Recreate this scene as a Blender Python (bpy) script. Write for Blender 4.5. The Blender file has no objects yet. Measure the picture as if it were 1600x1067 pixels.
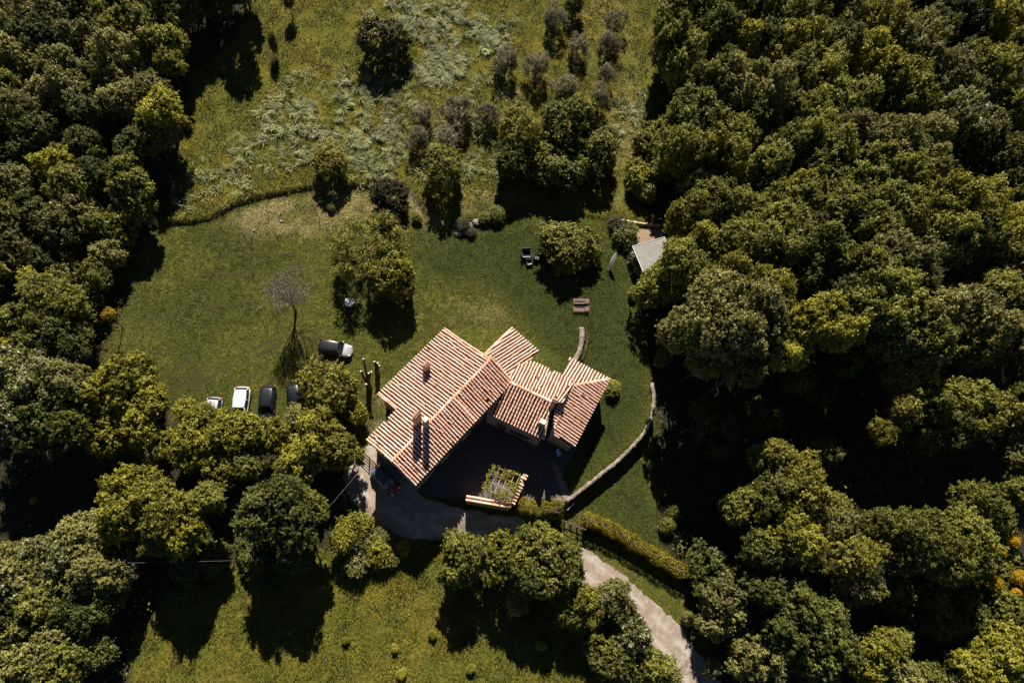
import bpy, math, random
import numpy as np
from mathutils import Vector, Matrix
SC = bpy.context.scene
RNG = np.random.default_rng(7)
random.seed(7)

# ------------------------------------------------------------------ camera
F = 1067.0; NX, NY = 690.0, 950.0; H = 78.0          # focal length and nadir point in photo pixels, flying height
_d = np.array([NX-800, -(NY-533.5), -F]); _d /= np.linalg.norm(_d)
_Z = -_d; _Y = np.array([0, 1, 0]) - _Z*_Z[1]; _Y /= np.linalg.norm(_Y); _X = np.cross(_Y, _Z)
ROT = np.array([_X, _Y, _Z])
cam = bpy.data.cameras.new('camera'); camo = bpy.data.objects.new('camera', cam)
SC.collection.objects.link(camo); SC.camera = camo
cam.sensor_width = 36; cam.lens = F/1600*36; cam.clip_start = 1; cam.clip_end = 2000
camo.matrix_world = Matrix.Translation((0, 0, H)) @ Matrix(ROT.tolist()).to_4x4()

# ------------------------------------------------------------------ sky, sun, exposure
SUN_EL = math.radians(41.5); SUN_ST = 5.0; SKY_ST = 0.05; EXPO = 1.05
w = bpy.data.worlds.new("World"); SC.world = w; w.use_nodes = True
nt = w.node_tree; bg = nt.nodes['Background']; sky = nt.nodes.new('ShaderNodeTexSky')
sky.sky_type = 'NISHITA'; sky.sun_disc = False; sky.sun_elevation = SUN_EL; sky.sun_rotation = 0.0; sky.air_density = 0.35; sky.dust_density = 0.1; sky.altitude = 600
nt.links.new(sky.outputs[0], bg.inputs[0]); bg.inputs[1].default_value = SKY_ST
sl = bpy.data.lights.new('sun', 'SUN'); sl.energy = SUN_ST; sl.angle = math.radians(0.5); sl.color = (1.0, 0.93, 0.82)
so = bpy.data.objects.new('sun', sl); SC.collection.objects.link(so)
sdir = Vector((0.0, math.cos(SUN_EL), math.sin(SUN_EL)))
so.rotation_euler = sdir.to_track_quat('Z', 'Y').to_euler()
SC.view_settings.view_transform = 'Standard'; SC.view_settings.look = 'None'
SC.view_settings.exposure = EXPO; SC.view_settings.gamma = 1; SC.view_settings.use_curve_mapping = False
SC.cycles.max_bounces = 5; SC.cycles.diffuse_bounces = 2; SC.cycles.transmission_bounces = 3
SC.cycles.sample_clamp_indirect = 4

def un0(px, py, h=0.0):
    v = ROT @ np.array([px-800, -(py-533.5), -F]); t = (h-H)/v[2]
    return np.array([v[0]*t, v[1]*t])
def depth(x, y, z):
    v = ROT.T @ np.array([x, y, z-H]); return -v[2]

# ------------------------------------------------------------------ noise and geometry helpers
_T = np.random.default_rng(3).random((256, 256))
def vnoise(x, y, s=1.0, seed=0):
    x = np.asarray(x)/s + seed*17.3; y = np.asarray(y)/s + seed*9.7
    xi = np.floor(x).astype(int); yi = np.floor(y).astype(int); fx = x-xi; fy = y-yi
    fx = fx*fx*(3-2*fx); fy = fy*fy*(3-2*fy)
    a = _T[xi % 256, yi % 256]; b = _T[(xi+1) % 256, yi % 256]; c = _T[xi % 256, (yi+1) % 256]; d = _T[(xi+1) % 256, (yi+1) % 256]
    return (a*(1-fx)+b*fx)*(1-fy)+(c*(1-fx)+d*fx)*fy
def fbm(x, y, s, seed=0, o=3):
    r = 0; a = 1; t = 0
    for i in range(o): r = r+a*vnoise(x, y, s, seed+i*5); t += a; a *= .5; s *= .5
    return r/t
def sstep(a, b, x):
    t = np.clip((np.asarray(x)-a)/(b-a), 0, 1); return t*t*(3-2*t)
def poly_w(pts, h=0.0): return np.array([un0(a, b, h) for a, b in pts])
def inpoly(x, y, P):
    ins = np.zeros(np.shape(x), bool); n = len(P)
    for i in range(n):
        x1, y1 = P[i]; x2, y2 = P[(i+1) % n]
        if y1 == y2: continue
        c = ((y1 > y) != (y2 > y)) & (x < (x2-x1)*(y-y1)/(y2-y1)+x1)
        ins ^= c
    return ins
def polydist(x, y, P, closed=False):
    best = np.full(np.shape(x), 1e9); sg = np.ones(np.shape(x)); n = len(P)
    for i in range(n if closed else n-1):
        a = P[i]; b = P[(i+1) % n]; d = b-a; L = d@d+1e-12
        t = np.clip(((x-a[0])*d[0]+(y-a[1])*d[1])/L, 0, 1)
        dx = x-(a[0]+t*d[0]); dy = y-(a[1]+t*d[1]); q = dx*dx+dy*dy
        s = np.sign(d[0]*(y-a[1])-d[1]*(x-a[0])); m = q < best-1e-9
        best = np.where(m, q, best); sg = np.where(m, s, sg)
    return np.sqrt(best), sg
def smask(x, y, P, soft):
    d, _ = polydist(x, y, P, True); i = inpoly(x, y, P); sd = np.where(i, d, -d)
    return sstep(-soft, soft, sd)

# ------------------------------------------------------------------ terrain
TERR = poly_w([(-60, 400), (120, 385), (265, 350), (300, 348), (330, 342), (365, 322), (400, 311), (440, 303), (480, 295), (560, 291), (625, 292), (650, 312), (672, 350), (700, 366), (735, 348), (775, 340), (812, 318), (860, 330), (950, 343), (1040, 350), (1120, 355), (1250, 330), (1700, 300)])
WALL = poly_w([(1005, 480), (1010, 540), (1018, 580), (1022, 612), (1021, 640), (1012, 668), (993, 694), (960, 722), (925, 754), (885, 788)])
LOWL = np.vstack([poly_w([(960, 300), (990, 400)]), WALL, poly_w([(850, 806), (760, 815), (700, 826), (620, 830), (540, 800), (400, 760), (-100, 760)])])
def gz(x, y):
    x = np.asarray(x, float); y = np.asarray(y, float)
    yt = np.interp(x, TERR[:, 0], TERR[:, 1])
    d = y-yt
    wdt = 0.16+2.2*sstep(8, 14, np.abs(x-(-4)))*0+np.where((x > -9) & (x < 6), 0.8, 0.12)
    z = (0.5-.3*sstep(8, 13, x))*sstep(-wdt, wdt, d) + 0.035*np.clip(d, 0, 200) - 0.25*np.exp(-((d+0.9)/0.8)**2)*0.3
    dl, s = polydist(x, y, LOWL)
    sd = dl*s                     # left of the line (walking south then west) is the low side
    fade = sstep(-28, 12, x)*sstep(34, 22, y)
    soft = 0.12+2.2*sstep(12, 4, x)
    z = z - (1.3*sstep(-soft, soft, sd)+0.05*np.clip(sd, 0, 60))*np.clip(fade, 0, 1)
    z = z + 0.10*(fbm(x, y, 9, 2)-.5)*2*sstep(0, 6, np.abs(d)) 
    return z
def G(px, py, h=0.0, it=8):
    z = 0.0
    for _ in range(it):
        p = un0(px, py, z+h); z = 0.5*z+0.5*float(gz(p[0], p[1]))
    p = un0(px, py, z+h); return p[0], p[1], float(gz(p[0], p[1]))

# ------------------------------------------------------------------ object helpers
def tag(o, label=None, cat=None, group=None, kind=None):
    if label: o['label'] = label
    if cat: o['category'] = cat
    if group: o['group'] = group
    if kind: o['kind'] = kind
    return o
def link(o, parent=None):
    SC.collection.objects.link(o)
    if parent is not None: o.parent = parent
    return o
def empty(name, loc=(0, 0, 0), rz=0.0, **k):
    o = bpy.data.objects.new(name, None); link(o); o.location = loc; o.rotation_euler = (0, 0, rz); o.empty_display_size = .2
    return tag(o, **k)
def npmesh(name, V, Q, mats=(), attrs=None, smooth=False, midx=None):
    """V (n,3), Q (m,k) with the same k for every face"""
    V = np.ascontiguousarray(V, np.float32); Q = np.ascontiguousarray(Q, np.int32)
    me = bpy.data.meshes.new(name); m, k = Q.shape
    me.vertices.add(len(V)); me.vertices.foreach_set('co', V.ravel())
    me.loops.add(m*k); me.loops.foreach_set('vertex_index', Q.ravel())
    me.polygons.add(m); me.polygons.foreach_set('loop_start', np.arange(0, m*k, k, dtype=np.int32))
    if smooth: me.polygons.foreach_set('use_smooth', np.ones(m, bool))
    for a in mats: me.materials.append(a)
    if midx is not None: me.polygons.foreach_set('material_index', np.asarray(midx, np.int32))
    me.update(calc_edges=True)
    for nm, (dom, arr) in (attrs or {}).items():
        arr = np.asarray(arr, np.float32)
        if arr.ndim == 1:
            a = me.attributes.new(nm, 'FLOAT', dom); a.data.foreach_set('value', arr)
        else:
            a = me.attributes.new(nm, 'FLOAT_COLOR', dom); a.data.foreach_set('color', arr.ravel())
    return me
class MB:
    """collects primitives into one mesh"""
    def __init__(s): s.v = []; s.f = []; s.m = []
    def add(s, vs, fs, mi=0):
        b = len(s.v); s.v += [tuple(map(float, p)) for p in vs]; s.f += [tuple(b+i for i in f) for f in fs]; s.m += [mi]*len(fs); return s
    def box(s, c, d, rz=0.0, mi=0, rx=0.0, ry=0.0, taper=1.0):
        R = (Matrix.Rotation(rz, 3, 'Z') @ Matrix.Rotation(ry, 3, 'Y') @ Matrix.Rotation(rx, 3, 'X'))
        vs = []
        for z in (-1, 1):
            t = taper if z > 0 else 1
            for x, y in ((-1, -1), (1, -1), (1, 1), (-1, 1)):
                vs.append(Vector(c)+R @ Vector((x*d[0]/2*t, y*d[1]/2*t, z*d[2]/2)))
        return s.add(vs, [(0, 3, 2, 1), (4, 5, 6, 7), (0, 1, 5, 4), (1, 2, 6, 5), (2, 3, 7, 6), (3, 0, 4, 7)], mi)
    def tube(s, pts, rad, n=6, mi=0, cap=True):
        pts = [Vector(p) for p in pts]
        if not hasattr(rad, '__len__'): rad = [rad]*len(pts)
        rings = []; up = None
        for i, p in enumerate(pts):
            t = (pts[min(i+1, len(pts)-1)]-pts[max(i-1, 0)])
            if t.length < 1e-9: t = Vector((0, 0, 1))
            t.normalize()
            if up is None: up = t.orthogonal().normalized()
            a = (up-t*up.dot(t)); a = a.normalized() if a.length > 1e-6 else t.orthogonal().normalized(); up = a
            b = t.cross(a)
            rings.append([p+(a*math.cos(k*2*math.pi/n)+b*math.sin(k*2*math.pi/n))*rad[i] for k in range(n)])
        vs = [v for r in rings for v in r]; fs = []
        for i in range(len(pts)-1):
            for k in range(n): fs.append((i*n+k, i*n+(k+1) % n, (i+1)*n+(k+1) % n, (i+1)*n+k))
        if cap: fs.append(tuple(range(n))[::-1]); fs.append(tuple((len(pts)-1)*n+k for k in range(n)))
        return s.add(vs, fs, mi)
    def disc(s, c, r, h, n=16, mi=0, r2=None):
        return s.tube([(c[0], c[1], c[2]), (c[0], c[1], c[2]+h)], [r, r if r2 is None else r2], n, mi)
    def mesh(s, name, mats, smooth=False):
        me = bpy.data.meshes.new(name); me.from_pydata(s.v, [], s.f)
        for m in (mats if isinstance(mats, (list, tuple)) else [mats]): me.materials.append(m)
        for p, i in zip(me.polygons, s.m): p.material_index = i; p.use_smooth = smooth
        me.validate(); me.update(); return me
    def build(s, name, mats, parent=None, smooth=False, bevel=0.0, **k):
        o = bpy.data.objects.new(name, s.mesh(name, mats, smooth)); link(o, parent)
        if bevel: 
            b = o.modifiers.new('bevel', 'BEVEL'); b.width = bevel; b.segments = 2; b.limit_method = 'ANGLE'
        return tag(o, **k)

# ------------------------------------------------------------------ materials
def newmat(name):
    m = bpy.data.materials.new(name); m.use_nodes = True; n = m.node_tree.nodes; n.clear()
    out = n.new('ShaderNodeOutputMaterial'); return m, m.node_tree, out
def ramp2(T, fac, c1, c2):
    mx = T.nodes.new('ShaderNodeMix'); mx.data_type = 'RGBA'
    if isinstance(fac, (int, float)): mx.inputs[0].default_value = fac
    else: T.links.new(fac, mx.inputs[0])
    for i, c in ((6, c1), (7, c2)):
        if isinstance(c, tuple): mx.inputs[i].default_value = (*c, 1)
        else: T.links.new(c, mx.inputs[i])
    return mx.outputs[2]
def noise(T, scale, detail=3, rough=.6, vec=None):
    n = T.nodes.new('ShaderNodeTexNoise'); n.inputs['Scale'].default_value = scale; n.inputs['Detail'].default_value = detail; n.inputs['Roughness'].default_value = rough
    if vec is None:
        g = T.nodes.new('ShaderNodeTexCoord'); vec = g.outputs['Object']
    T.links.new(vec, n.inputs['Vector']); return n.outputs['Fac']
def contrast(T, fac, a, b):
    m = T.nodes.new('ShaderNodeMapRange'); m.inputs[1].default_value = a; m.inputs[2].default_value = b; m.interpolation_type = 'SMOOTHSTEP'
    T.links.new(fac, m.inputs[0]); return m.outputs[0]
def attr(T, nm, col=False):
    a = T.nodes.new('ShaderNodeAttribute'); a.attribute_name = nm; return a.outputs['Color' if col else 'Fac']
def bump(T, fac, dist, strength=1.0):
    b = T.nodes.new('ShaderNodeBump'); b.inputs['Distance'].default_value = dist; b.inputs['Strength'].default_value = strength
    T.links.new(fac, b.inputs['Height']); return b.outputs[0]
def pbr(T, out, col, rough=.8, metal=0.0, nrm=None, spec=.3):
    p = T.nodes.new('ShaderNodeBsdfPrincipled')
    if isinstance(col, tuple): p.inputs['Base Color'].default_value = (*col, 1)
    else: T.links.new(col, p.inputs['Base Color'])
    p.inputs['Roughness'].default_value = rough; p.inputs['Metallic'].default_value = metal
    p.inputs['Specular IOR Level'].default_value = spec
    if nrm is not None: T.links.new(nrm, p.inputs['Normal'])
    T.links.new(p.outputs[0], out.inputs[0]); return p
def simple(name, c, c2=None, sc=6.0, rough=.8, metal=0.0, bd=0.0, spec=.3, det=4, lo=.35, hi=.65):
    m, T, out = newmat(name)
    if c2 is None: c2 = tuple(v*.75 for v in c)
    f = noise(T, sc, det); pbr(T, out, ramp2(T, contrast(T, f, lo, hi), c, c2), rough, metal, bump(T, f, bd) if bd else None, spec); return m
def leafmat(name, c1, c2, c3=None, p3=.93):
    m, T, out = newmat(name)
    t = attr(T, 'tone')
    oi = T.nodes.new('ShaderNodeObjectInfo')
    ad = T.nodes.new('ShaderNodeMath'); ad.operation = 'MULTIPLY_ADD'; T.links.new(oi.outputs['Random'], ad.inputs[0]); ad.inputs[1].default_value = .5; ad.inputs[2].default_value = -.25
    a2 = T.nodes.new('ShaderNodeMath'); a2.operation = 'ADD'; a2.use_clamp = True; T.links.new(ad.outputs[0], a2.inputs[0]); T.links.new(t, a2.inputs[1])
    col = ramp2(T, a2.outputs[0], c1, c2)
    if c3: 
        t2 = attr(T, 'rnd'); col = ramp2(T, contrast(T, t2, p3-.01, p3+.01), col, c3)
    pr = T.nodes.new('ShaderNodeBsdfPrincipled'); T.links.new(col, pr.inputs['Base Color']); pr.inputs['Roughness'].default_value = .55; pr.inputs['Specular IOR Level'].default_value = .25
    tr = T.nodes.new('ShaderNodeBsdfTranslucent'); T.links.new(col, tr.inputs['Color'])
    mx = T.nodes.new('ShaderNodeMixShader'); mx.inputs[0].default_value = .32
    T.links.new(pr.outputs[0], mx.inputs[1]); T.links.new(tr.outputs[0], mx.inputs[2]); T.links.new(mx.outputs[0], out.inputs[0]); return m
LM = dict(
    g=leafmat('leaf_green', (.046, .052, .008), (.315, .312, .052)),
    y=leafmat('leaf_yellow_green', (.072, .074, .008), (.43, .395, .045)),
    d=leafmat('leaf_dark_green', (.030, .038, .008), (.19, .205, .038)),
    o=leafmat('leaf_olive', (.058, .060, .015), (.34, .32, .092)),
    b=leafmat('leaf_bronze', (.080, .064, .008), (.34, .275, .040), (.28, .30, .05), .6),
    p=leafmat('leaf_pale_flowered', (.055, .063, .014), (.31, .32, .085), (.52, .50, .36), .80),
    v=leafmat('leaf_silver_olive', (.075, .066, .034), (.27, .24, .145)),
    k=leafmat('leaf_evergreen', (.016, .016, .006), (.070, .066, .024)),
    w=leafmat('leaf_white_blossom', (.05, .06, .02), (.17, .17, .06), (.62, .57, .52), .62),
    f=leafmat('leaf_broom_yellow', (.14, .11, .01), (.78, .46, .02)),
    r=leafmat('leaf_tipped_green', (.028, .034, .005), (.26, .25, .03)),
    h=leafmat('leaf_hedge', (.08, .072, .006), (.38, .30, .02)))
M_BARK = simple('bark', (.10, .075, .055), (.045, .035, .025), 14, .95, bd=.03)
M_BARKP = simple('bark_pale', (.24, .19, .15), (.12, .09, .07), 14, .95, bd=.02)
M_TWIG = simple('pale_twigs', (.38, .33, .28), (.26, .22, .18), 14, .95)
M_CUT = simple('cut_wood', (.65, .55, .42), (.5, .4, .3), 20, .9)
M_STONE = simple('rubble_stone', (.34, .27, .20), (.15, .12, .09), 5, .95, bd=.08, det=6)
M_CAP = simple('stone_coping', (.27, .22, .175), (.11, .09, .072), 4, .95, bd=.03, det=6)
M_WOOD = simple('weathered_wood', (.15, .10, .07), (.08, .05, .035), 12, .9, bd=.01)
M_WOODP = simple('pale_timber', (.5, .38, .27), (.36, .26, .18), 9, .85, bd=.01)
M_METAL = simple('dark_metal', (.03, .03, .032), None, 9, .5, .6)
M_BLACKF = simple('black_wicker', (.012, .012, .014), (.02, .02, .022), 40, .7, bd=.01)
M_CUSH = simple('grey_cushion', (.10, .10, .11), (.07, .07, .08), 15, .9)
M_WHITE = simple('white_cloth', (.85, .83, .8), (.78, .76, .73), 3, .85)
M_BLUE = simple('blue_cloth', (.28, .42, .72), (.45, .55, .78), 5, .85)
M_GREY = simple('grey_roof_sheet', (.23, .22, .195), (.19, .185, .165), 1.5, .8)
M_RUBBER = simple('rubber', (.012, .012, .012), None, 20, .85)
M_ALU = simple('alloy', (.45, .45, .46), None, 20, .35, .9)
M_GLASS, _t, _o = newmat('car_glass'); pbr(_t, _o, (.012, .015, .018), .06, 0, None, .6)
M_GLASSB, _t, _o = newmat('car_glass_sky_reflection'); pbr(_t, _o, (.06, .13, .25), .12, 0, None, .8)  # blue sky reflection put into the base colour of the glass
M_RED, _t, _o = newmat('tail_lamp'); pbr(_t, _o, (.75, .10, .03), .25, 0, None, .5)
M_CLEAR, _t, _o = newmat('head_lamp'); pbr(_t, _o, (.75, .76, .78), .12, .2, None, .6)
M_PANE, _t, _o = newmat('window_glass'); pbr(_t, _o, (.03, .035, .04), .1, 0, None, .6)
M_SHUT = simple('shutter_brown', (.10, .055, .03), None, 12, .8)
def paint(name, c, metal=.0):
    m, T, out = newmat(name); p = pbr(T, out, ramp2(T, noise(T, 3, 3), c, tuple(v*.9 for v in c)), .28, metal, None, .5)
    p.inputs['Coat Weight'].default_value = .6; p.inputs['Coat Roughness'].default_value = .06; return m
M_PARA, _t, _o = newmat('parasol_cloth'); _p = _t.nodes.new('ShaderNodeBsdfDiffuse'); _p.inputs[0].default_value = (.88, .86, .83, 1); _q = _t.nodes.new('ShaderNodeBsdfTranslucent'); _q.inputs[0].default_value = (.88, .86, .83, 1)
_m = _t.nodes.new('ShaderNodeMixShader'); _m.inputs[0].default_value = .5; _t.links.new(_p.outputs[0], _m.inputs[1]); _t.links.new(_q.outputs[0], _m.inputs[2]); _t.links.new(_m.outputs[0], _o.inputs[0])
P_WHITE = paint('paint_white', (.72, .72, .72)); P_BLACK = paint('paint_black', (.008, .009, .011)); P_NAVY = paint('paint_navy', (.004, .005, .009))
P_SILV = paint('paint_silver', (.48, .48, .47), .3); P_RED = paint('paint_red', (.28, .02, .015)); P_GREY = paint('paint_pale_grey', (.42, .42, .41), .2); P_DARK = paint('paint_dark_roof', (.05, .05, .052))

def tilemat(name, dark=1.0):
    m, T, out = newmat(name)
    t = attr(T, 'tone'); r = attr(T, 'rnd')
    n1 = noise(T, 9, 5); n2 = noise(T, 1.1, 3)
    c = ramp2(T, t, (.56*dark, .27*dark, .16*dark), (.74*dark, .50*dark, .39*dark))
    c = ramp2(T, contrast(T, n2, .42, .62), c, ramp2(T, t, (.64*dark, .40*dark, .30*dark), (.76*dark, .57*dark, .48*dark)))
    c = ramp2(T, contrast(T, r, .99, .995), c, (.40*dark, .17*dark, .09*dark))
    c = ramp2(T, contrast(T, n1, .64, .80), c, (.34*dark, .22*dark, .16*dark))
    pbr(T, out, c, .85, 0, bump(T, n1, .01), .2); return m
M_TILE = tilemat('roof_tile'); M_TILEC = tilemat('roof_tile_channel_shaded', .2)  # channel copy darkened: mossy weathering plus the shade between covers put into colour
M_MORT = simple('lime_mortar', (.7, .62, .55), (.5, .42, .36), 9, .95)
M_BRICK, T, out = newmat('brick')
bk = T.nodes.new('ShaderNodeTexBrick'); tc = T.nodes.new('ShaderNodeTexCoord'); T.links.new(tc.outputs['Object'], bk.inputs['Vector'])
bk.inputs['Color1'].default_value = (.30, .13, .08, 1); bk.inputs['Color2'].default_value = (.42, .22, .14, 1); bk.inputs['Mortar'].default_value = (.45, .36, .28, 1); bk.inputs['Scale'].default_value = 4
pbr(T, out, bk.outputs[0], .9)
M_MASON, T, out = newmat('stone_masonry')
vo = T.nodes.new('ShaderNodeTexVoronoi'); vo.feature = 'F1'; vo.inputs['Scale'].default_value = 3.2; tc = T.nodes.new('ShaderNodeTexCoord')
mp = T.nodes.new('ShaderNodeMapping'); mp.inputs['Scale'].default_value = (1, 1, 1.8); T.links.new(tc.outputs['Object'], mp.inputs[0]); T.links.new(mp.outputs[0], vo.inputs['Vector'])
c = ramp2(T, vo.outputs['Color'], (.30, .22, .15), (.44, .36, .27)); v2 = T.nodes.new('ShaderNodeTexVoronoi'); v2.feature = 'DISTANCE_TO_EDGE'; v2.inputs['Scale'].default_value = 3.2; T.links.new(mp.outputs[0], v2.inputs['Vector'])
c = ramp2(T, contrast(T, v2.outputs['Distance'], 0.02, .08), (.16, .13, .10), c); pbr(T, out, c, .95, 0, bump(T, v2.outputs['Distance'], .05), .2)

# ground: masks R dry, G forest floor, B rough meadow, A bare earth ; second attribute 'trk' wheel marks
M_GROUND, T, out = newmat('ground')
mk = T.nodes.new('ShaderNodeSeparateColor'); T.links.new(attr(T, 'masks', True), mk.inputs[0])
trk = attr(T, 'trk'); earth = attr(T, 'earth'); lush = attr(T, 'lush')
nf = noise(T, 3.4, 5, .72); nm_ = noise(T, .9, 4, .6); nb = noise(T, .16, 3, .6); nx = noise(T, 11, 4, .7)
lawn = ramp2(T, contrast(T, nf, .30, .72), (.034, .042, .007), (.105, .114, .020))
lawn = ramp2(T, contrast(T, nm_, .38, .66), lawn, ramp2(T, contrast(T, nf, .34, .62), (.045, .048, .008), (.140, .137, .026)))
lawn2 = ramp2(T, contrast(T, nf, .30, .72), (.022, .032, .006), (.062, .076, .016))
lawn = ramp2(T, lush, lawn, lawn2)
mead = ramp2(T, contrast(T, nf, .32, .66), (.036, .042, .006), (.14, .14, .020))
mead = ramp2(T, contrast(T, nb, .42, .62), mead, ramp2(T, contrast(T, nf, .3, .7), (.055, .052, .007), (.20, .165, .025)))
dry = ramp2(T, contrast(T, nf, .35, .65), (.14, .105, .04), (.42, .32, .17))
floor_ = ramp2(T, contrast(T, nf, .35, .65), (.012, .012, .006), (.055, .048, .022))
soil = ramp2(T, contrast(T, nx, .3, .7), (.22, .15, .095), (.42, .31, .21))
c = ramp2(T, mk.outputs[2], lawn, mead)
dm = T.nodes.new('ShaderNodeMath'); dm.operation = 'MULTIPLY'; T.links.new(mk.outputs[0], dm.inputs[0]); T.links.new(contrast(T, nx, .40, .56), dm.inputs[1])
c = ramp2(T, dm.outputs[0], c, dry)
c = ramp2(T, trk, c, ramp2(T, nf, (.035, .03, .012), (.06, .05, .02)))
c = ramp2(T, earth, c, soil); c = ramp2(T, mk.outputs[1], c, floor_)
hb = T.nodes.new('ShaderNodeMath'); hb.operation = 'ADD'; T.links.new(nf, hb.inputs[0]); T.links.new(nx, hb.inputs[1])
pbr(T, out, c, .95, 0, bump(T, hb.outputs[0], .16), .1)

M_GRAVEL, T, out = newmat('gravel')
n1 = noise(T, 16, 5, .8); n2 = noise(T, 1.4, 4); wt = attr(T, 'wheel')
c = ramp2(T, contrast(T, n1, .3, .7), (.13, .095, .07), (.38, .30, .235)); c2 = ramp2(T, contrast(T, n1, .3, .7), (.28, .24, .21), (.48, .42, .37))
c = ramp2(T, contrast(T, n2, .45, .75), c, c2); c = ramp2(T, wt, c, c2); pbr(T, out, c, .95, 0, bump(T, n1, .05), .2)
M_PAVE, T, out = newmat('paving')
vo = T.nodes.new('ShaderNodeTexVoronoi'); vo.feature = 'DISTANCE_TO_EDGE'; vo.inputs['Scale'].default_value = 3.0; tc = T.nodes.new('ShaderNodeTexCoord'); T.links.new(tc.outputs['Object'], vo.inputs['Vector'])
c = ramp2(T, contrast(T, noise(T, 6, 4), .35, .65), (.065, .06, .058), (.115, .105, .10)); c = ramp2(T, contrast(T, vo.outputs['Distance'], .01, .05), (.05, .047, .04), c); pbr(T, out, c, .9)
M_BLADE, T, out = newmat('grass_blade')
col = attr(T, 'bcol', True); pr = T.nodes.new('ShaderNodeBsdfPrincipled'); T.links.new(col, pr.inputs['Base Color']); pr.inputs['Roughness'].default_value = .6; pr.inputs['Specular IOR Level'].default_value = .3
tr = T.nodes.new('ShaderNodeBsdfTranslucent'); T.links.new(col, tr.inputs['Color']); mx = T.nodes.new('ShaderNodeMixShader'); mx.inputs[0].default_value = .2
T.links.new(pr.outputs[0], mx.inputs[1]); T.links.new(tr.outputs[0], mx.inputs[2]); T.links.new(mx.outputs[0], out.inputs[0])

# ------------------------------------------------------------------ ground
def axis(lo, hi, st, far):
    c = [hi+(far-hi)*((i/14.0)**2.2) for i in range(1, 15)]; d = [lo-(far+lo)*((i/14.0)**2.2) for i in range(1, 15)]
    return np.array(d[::-1]+list(np.arange(lo, hi+1e-6, st))+c)
gx = axis(-66, 102, .3, 420); gy = axis(-16, 98, .3, 420)
GX, GY = np.meshgrid(gx, gy, indexing='ij')
GZ = gz(GX, GY)
nx_, ny_ = GX.shape
ii, jj = np.meshgrid(np.arange(nx_-1), np.arange(ny_-1), indexing='ij'); a = (ii*ny_+jj).ravel()
Qg = np.stack([a, a+ny_, a+ny_+1, a+1], 1)
wx = GX+(fbm(GX, GY, 2.2, 11)-.5)*1.6; wy = GY+(fbm(GX, GY, 2.2, 12)-.5)*1.6
FOR_L = poly_w([(-600, -200), (405, -60), (395, 10), (372, 70), (300, 128), (284, 250), (262, 352), (228, 372), (190, 470), (158, 572), (215, 640), (290, 655), (430, 672), (560, 668), (572, 700), (530, 760), (560, 830), (520, 868), (470, 862), (350, 885), (250, 930), (205, 1000), (190, 1300), (-600, 1300)])
FOR_R = poly_w([(1015, -80), (1025, 60), (1035, 150), (1015, 215), (985, 262), (990, 320), (1040, 345), (1052, 368), (1000, 420), (992, 480), (1012, 545), (1030, 600), (1030, 650), (1022, 705), (1042, 850), (1072, 900), (1120, 1000), (1180, 1300), (2300, 1300), (2300, -200)])
MEAD = [poly_w([(230, 352), (330, 344), (400, 313), (480, 297), (560, 293), (650, 300), (700, 340), (800, 300), (860, 325), (950, 342), (1040, 352), (1300, 300), (1300, -120), (0, -120), (200, 330)]),
        poly_w([(190, 1300), (200, 1000), (330, 880), (560, 850), (700, 838), (860, 860), (1000, 990), (1100, 1150), (1100, 1300)])]
sof = .8
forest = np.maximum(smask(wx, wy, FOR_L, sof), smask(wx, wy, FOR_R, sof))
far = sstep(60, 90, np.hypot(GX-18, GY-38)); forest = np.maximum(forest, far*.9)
mead = np.maximum(smask(wx, wy, MEAD[0], .5), smask(wx, wy, MEAD[1], .8))
DRYP = [([(330, 345), (400, 316), (480, 300), (560, 297), (640, 300), (700, 350), (690, 362), (600, 330), (540, 350), (470, 372), (390, 372)], .85, 1.6), ([(700, 470), (780, 476), (800, 500), (765, 515), (705, 505)], .45, 1.5), ([(590, 600), (618, 640), (580, 700), (560, 690), (575, 640)], .55, .8),
        ([(240, 655), (290, 640), (330, 655), (300, 690), (240, 690)], .6, 1.0), ([(720, 300), (800, 300), (830, 310), (760, 345), (700, 340)], .5, 1.0), ([(940, 170), (1005, 150), (1000, 200), (985, 250), (950, 310), (975, 330), (955, 250)], .5, 1.2), ([(880, 812), (905, 815), (908, 840), (884, 838)], .4, .5), ([(905, 170), (880, 10), (960, 0), (1000, 90), (990, 160)], .25, 3)]
dry = np.zeros_like(GX)
for P, am, so_ in DRYP: dry = np.maximum(dry, am*smask(wx, wy, poly_w(P), so_)*(.35+.65*sstep(.35, .62, fbm(GX, GY, 1.6, 15))))
earth = np.zeros_like(GX)
for P, am in [([(962, 349), (1032, 356), (1040, 372), (1000, 382), (985, 372), (975, 358)], .95), ([(634, 300), (645, 306), (665, 335), (672, 352), (652, 332)], .7), ([(784, 150), (806, 146), (815, 158), (790, 160)], .5), ([(868, 770), (880, 772), (893, 786), (880, 792), (872, 784)], .9), ([(558, 690), (590, 700), (595, 740), (570, 760), (540, 745)], .55)]:
    earth = np.maximum(earth, am*smask(wx, wy, poly_w(P), .35))
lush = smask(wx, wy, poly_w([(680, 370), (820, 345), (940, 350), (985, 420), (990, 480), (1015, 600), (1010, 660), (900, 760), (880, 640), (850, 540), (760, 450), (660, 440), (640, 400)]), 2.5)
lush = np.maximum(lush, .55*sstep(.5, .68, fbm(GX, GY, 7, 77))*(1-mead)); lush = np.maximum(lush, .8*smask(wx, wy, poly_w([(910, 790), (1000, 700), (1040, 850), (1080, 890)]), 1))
trk = np.zeros_like(GX)
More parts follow.
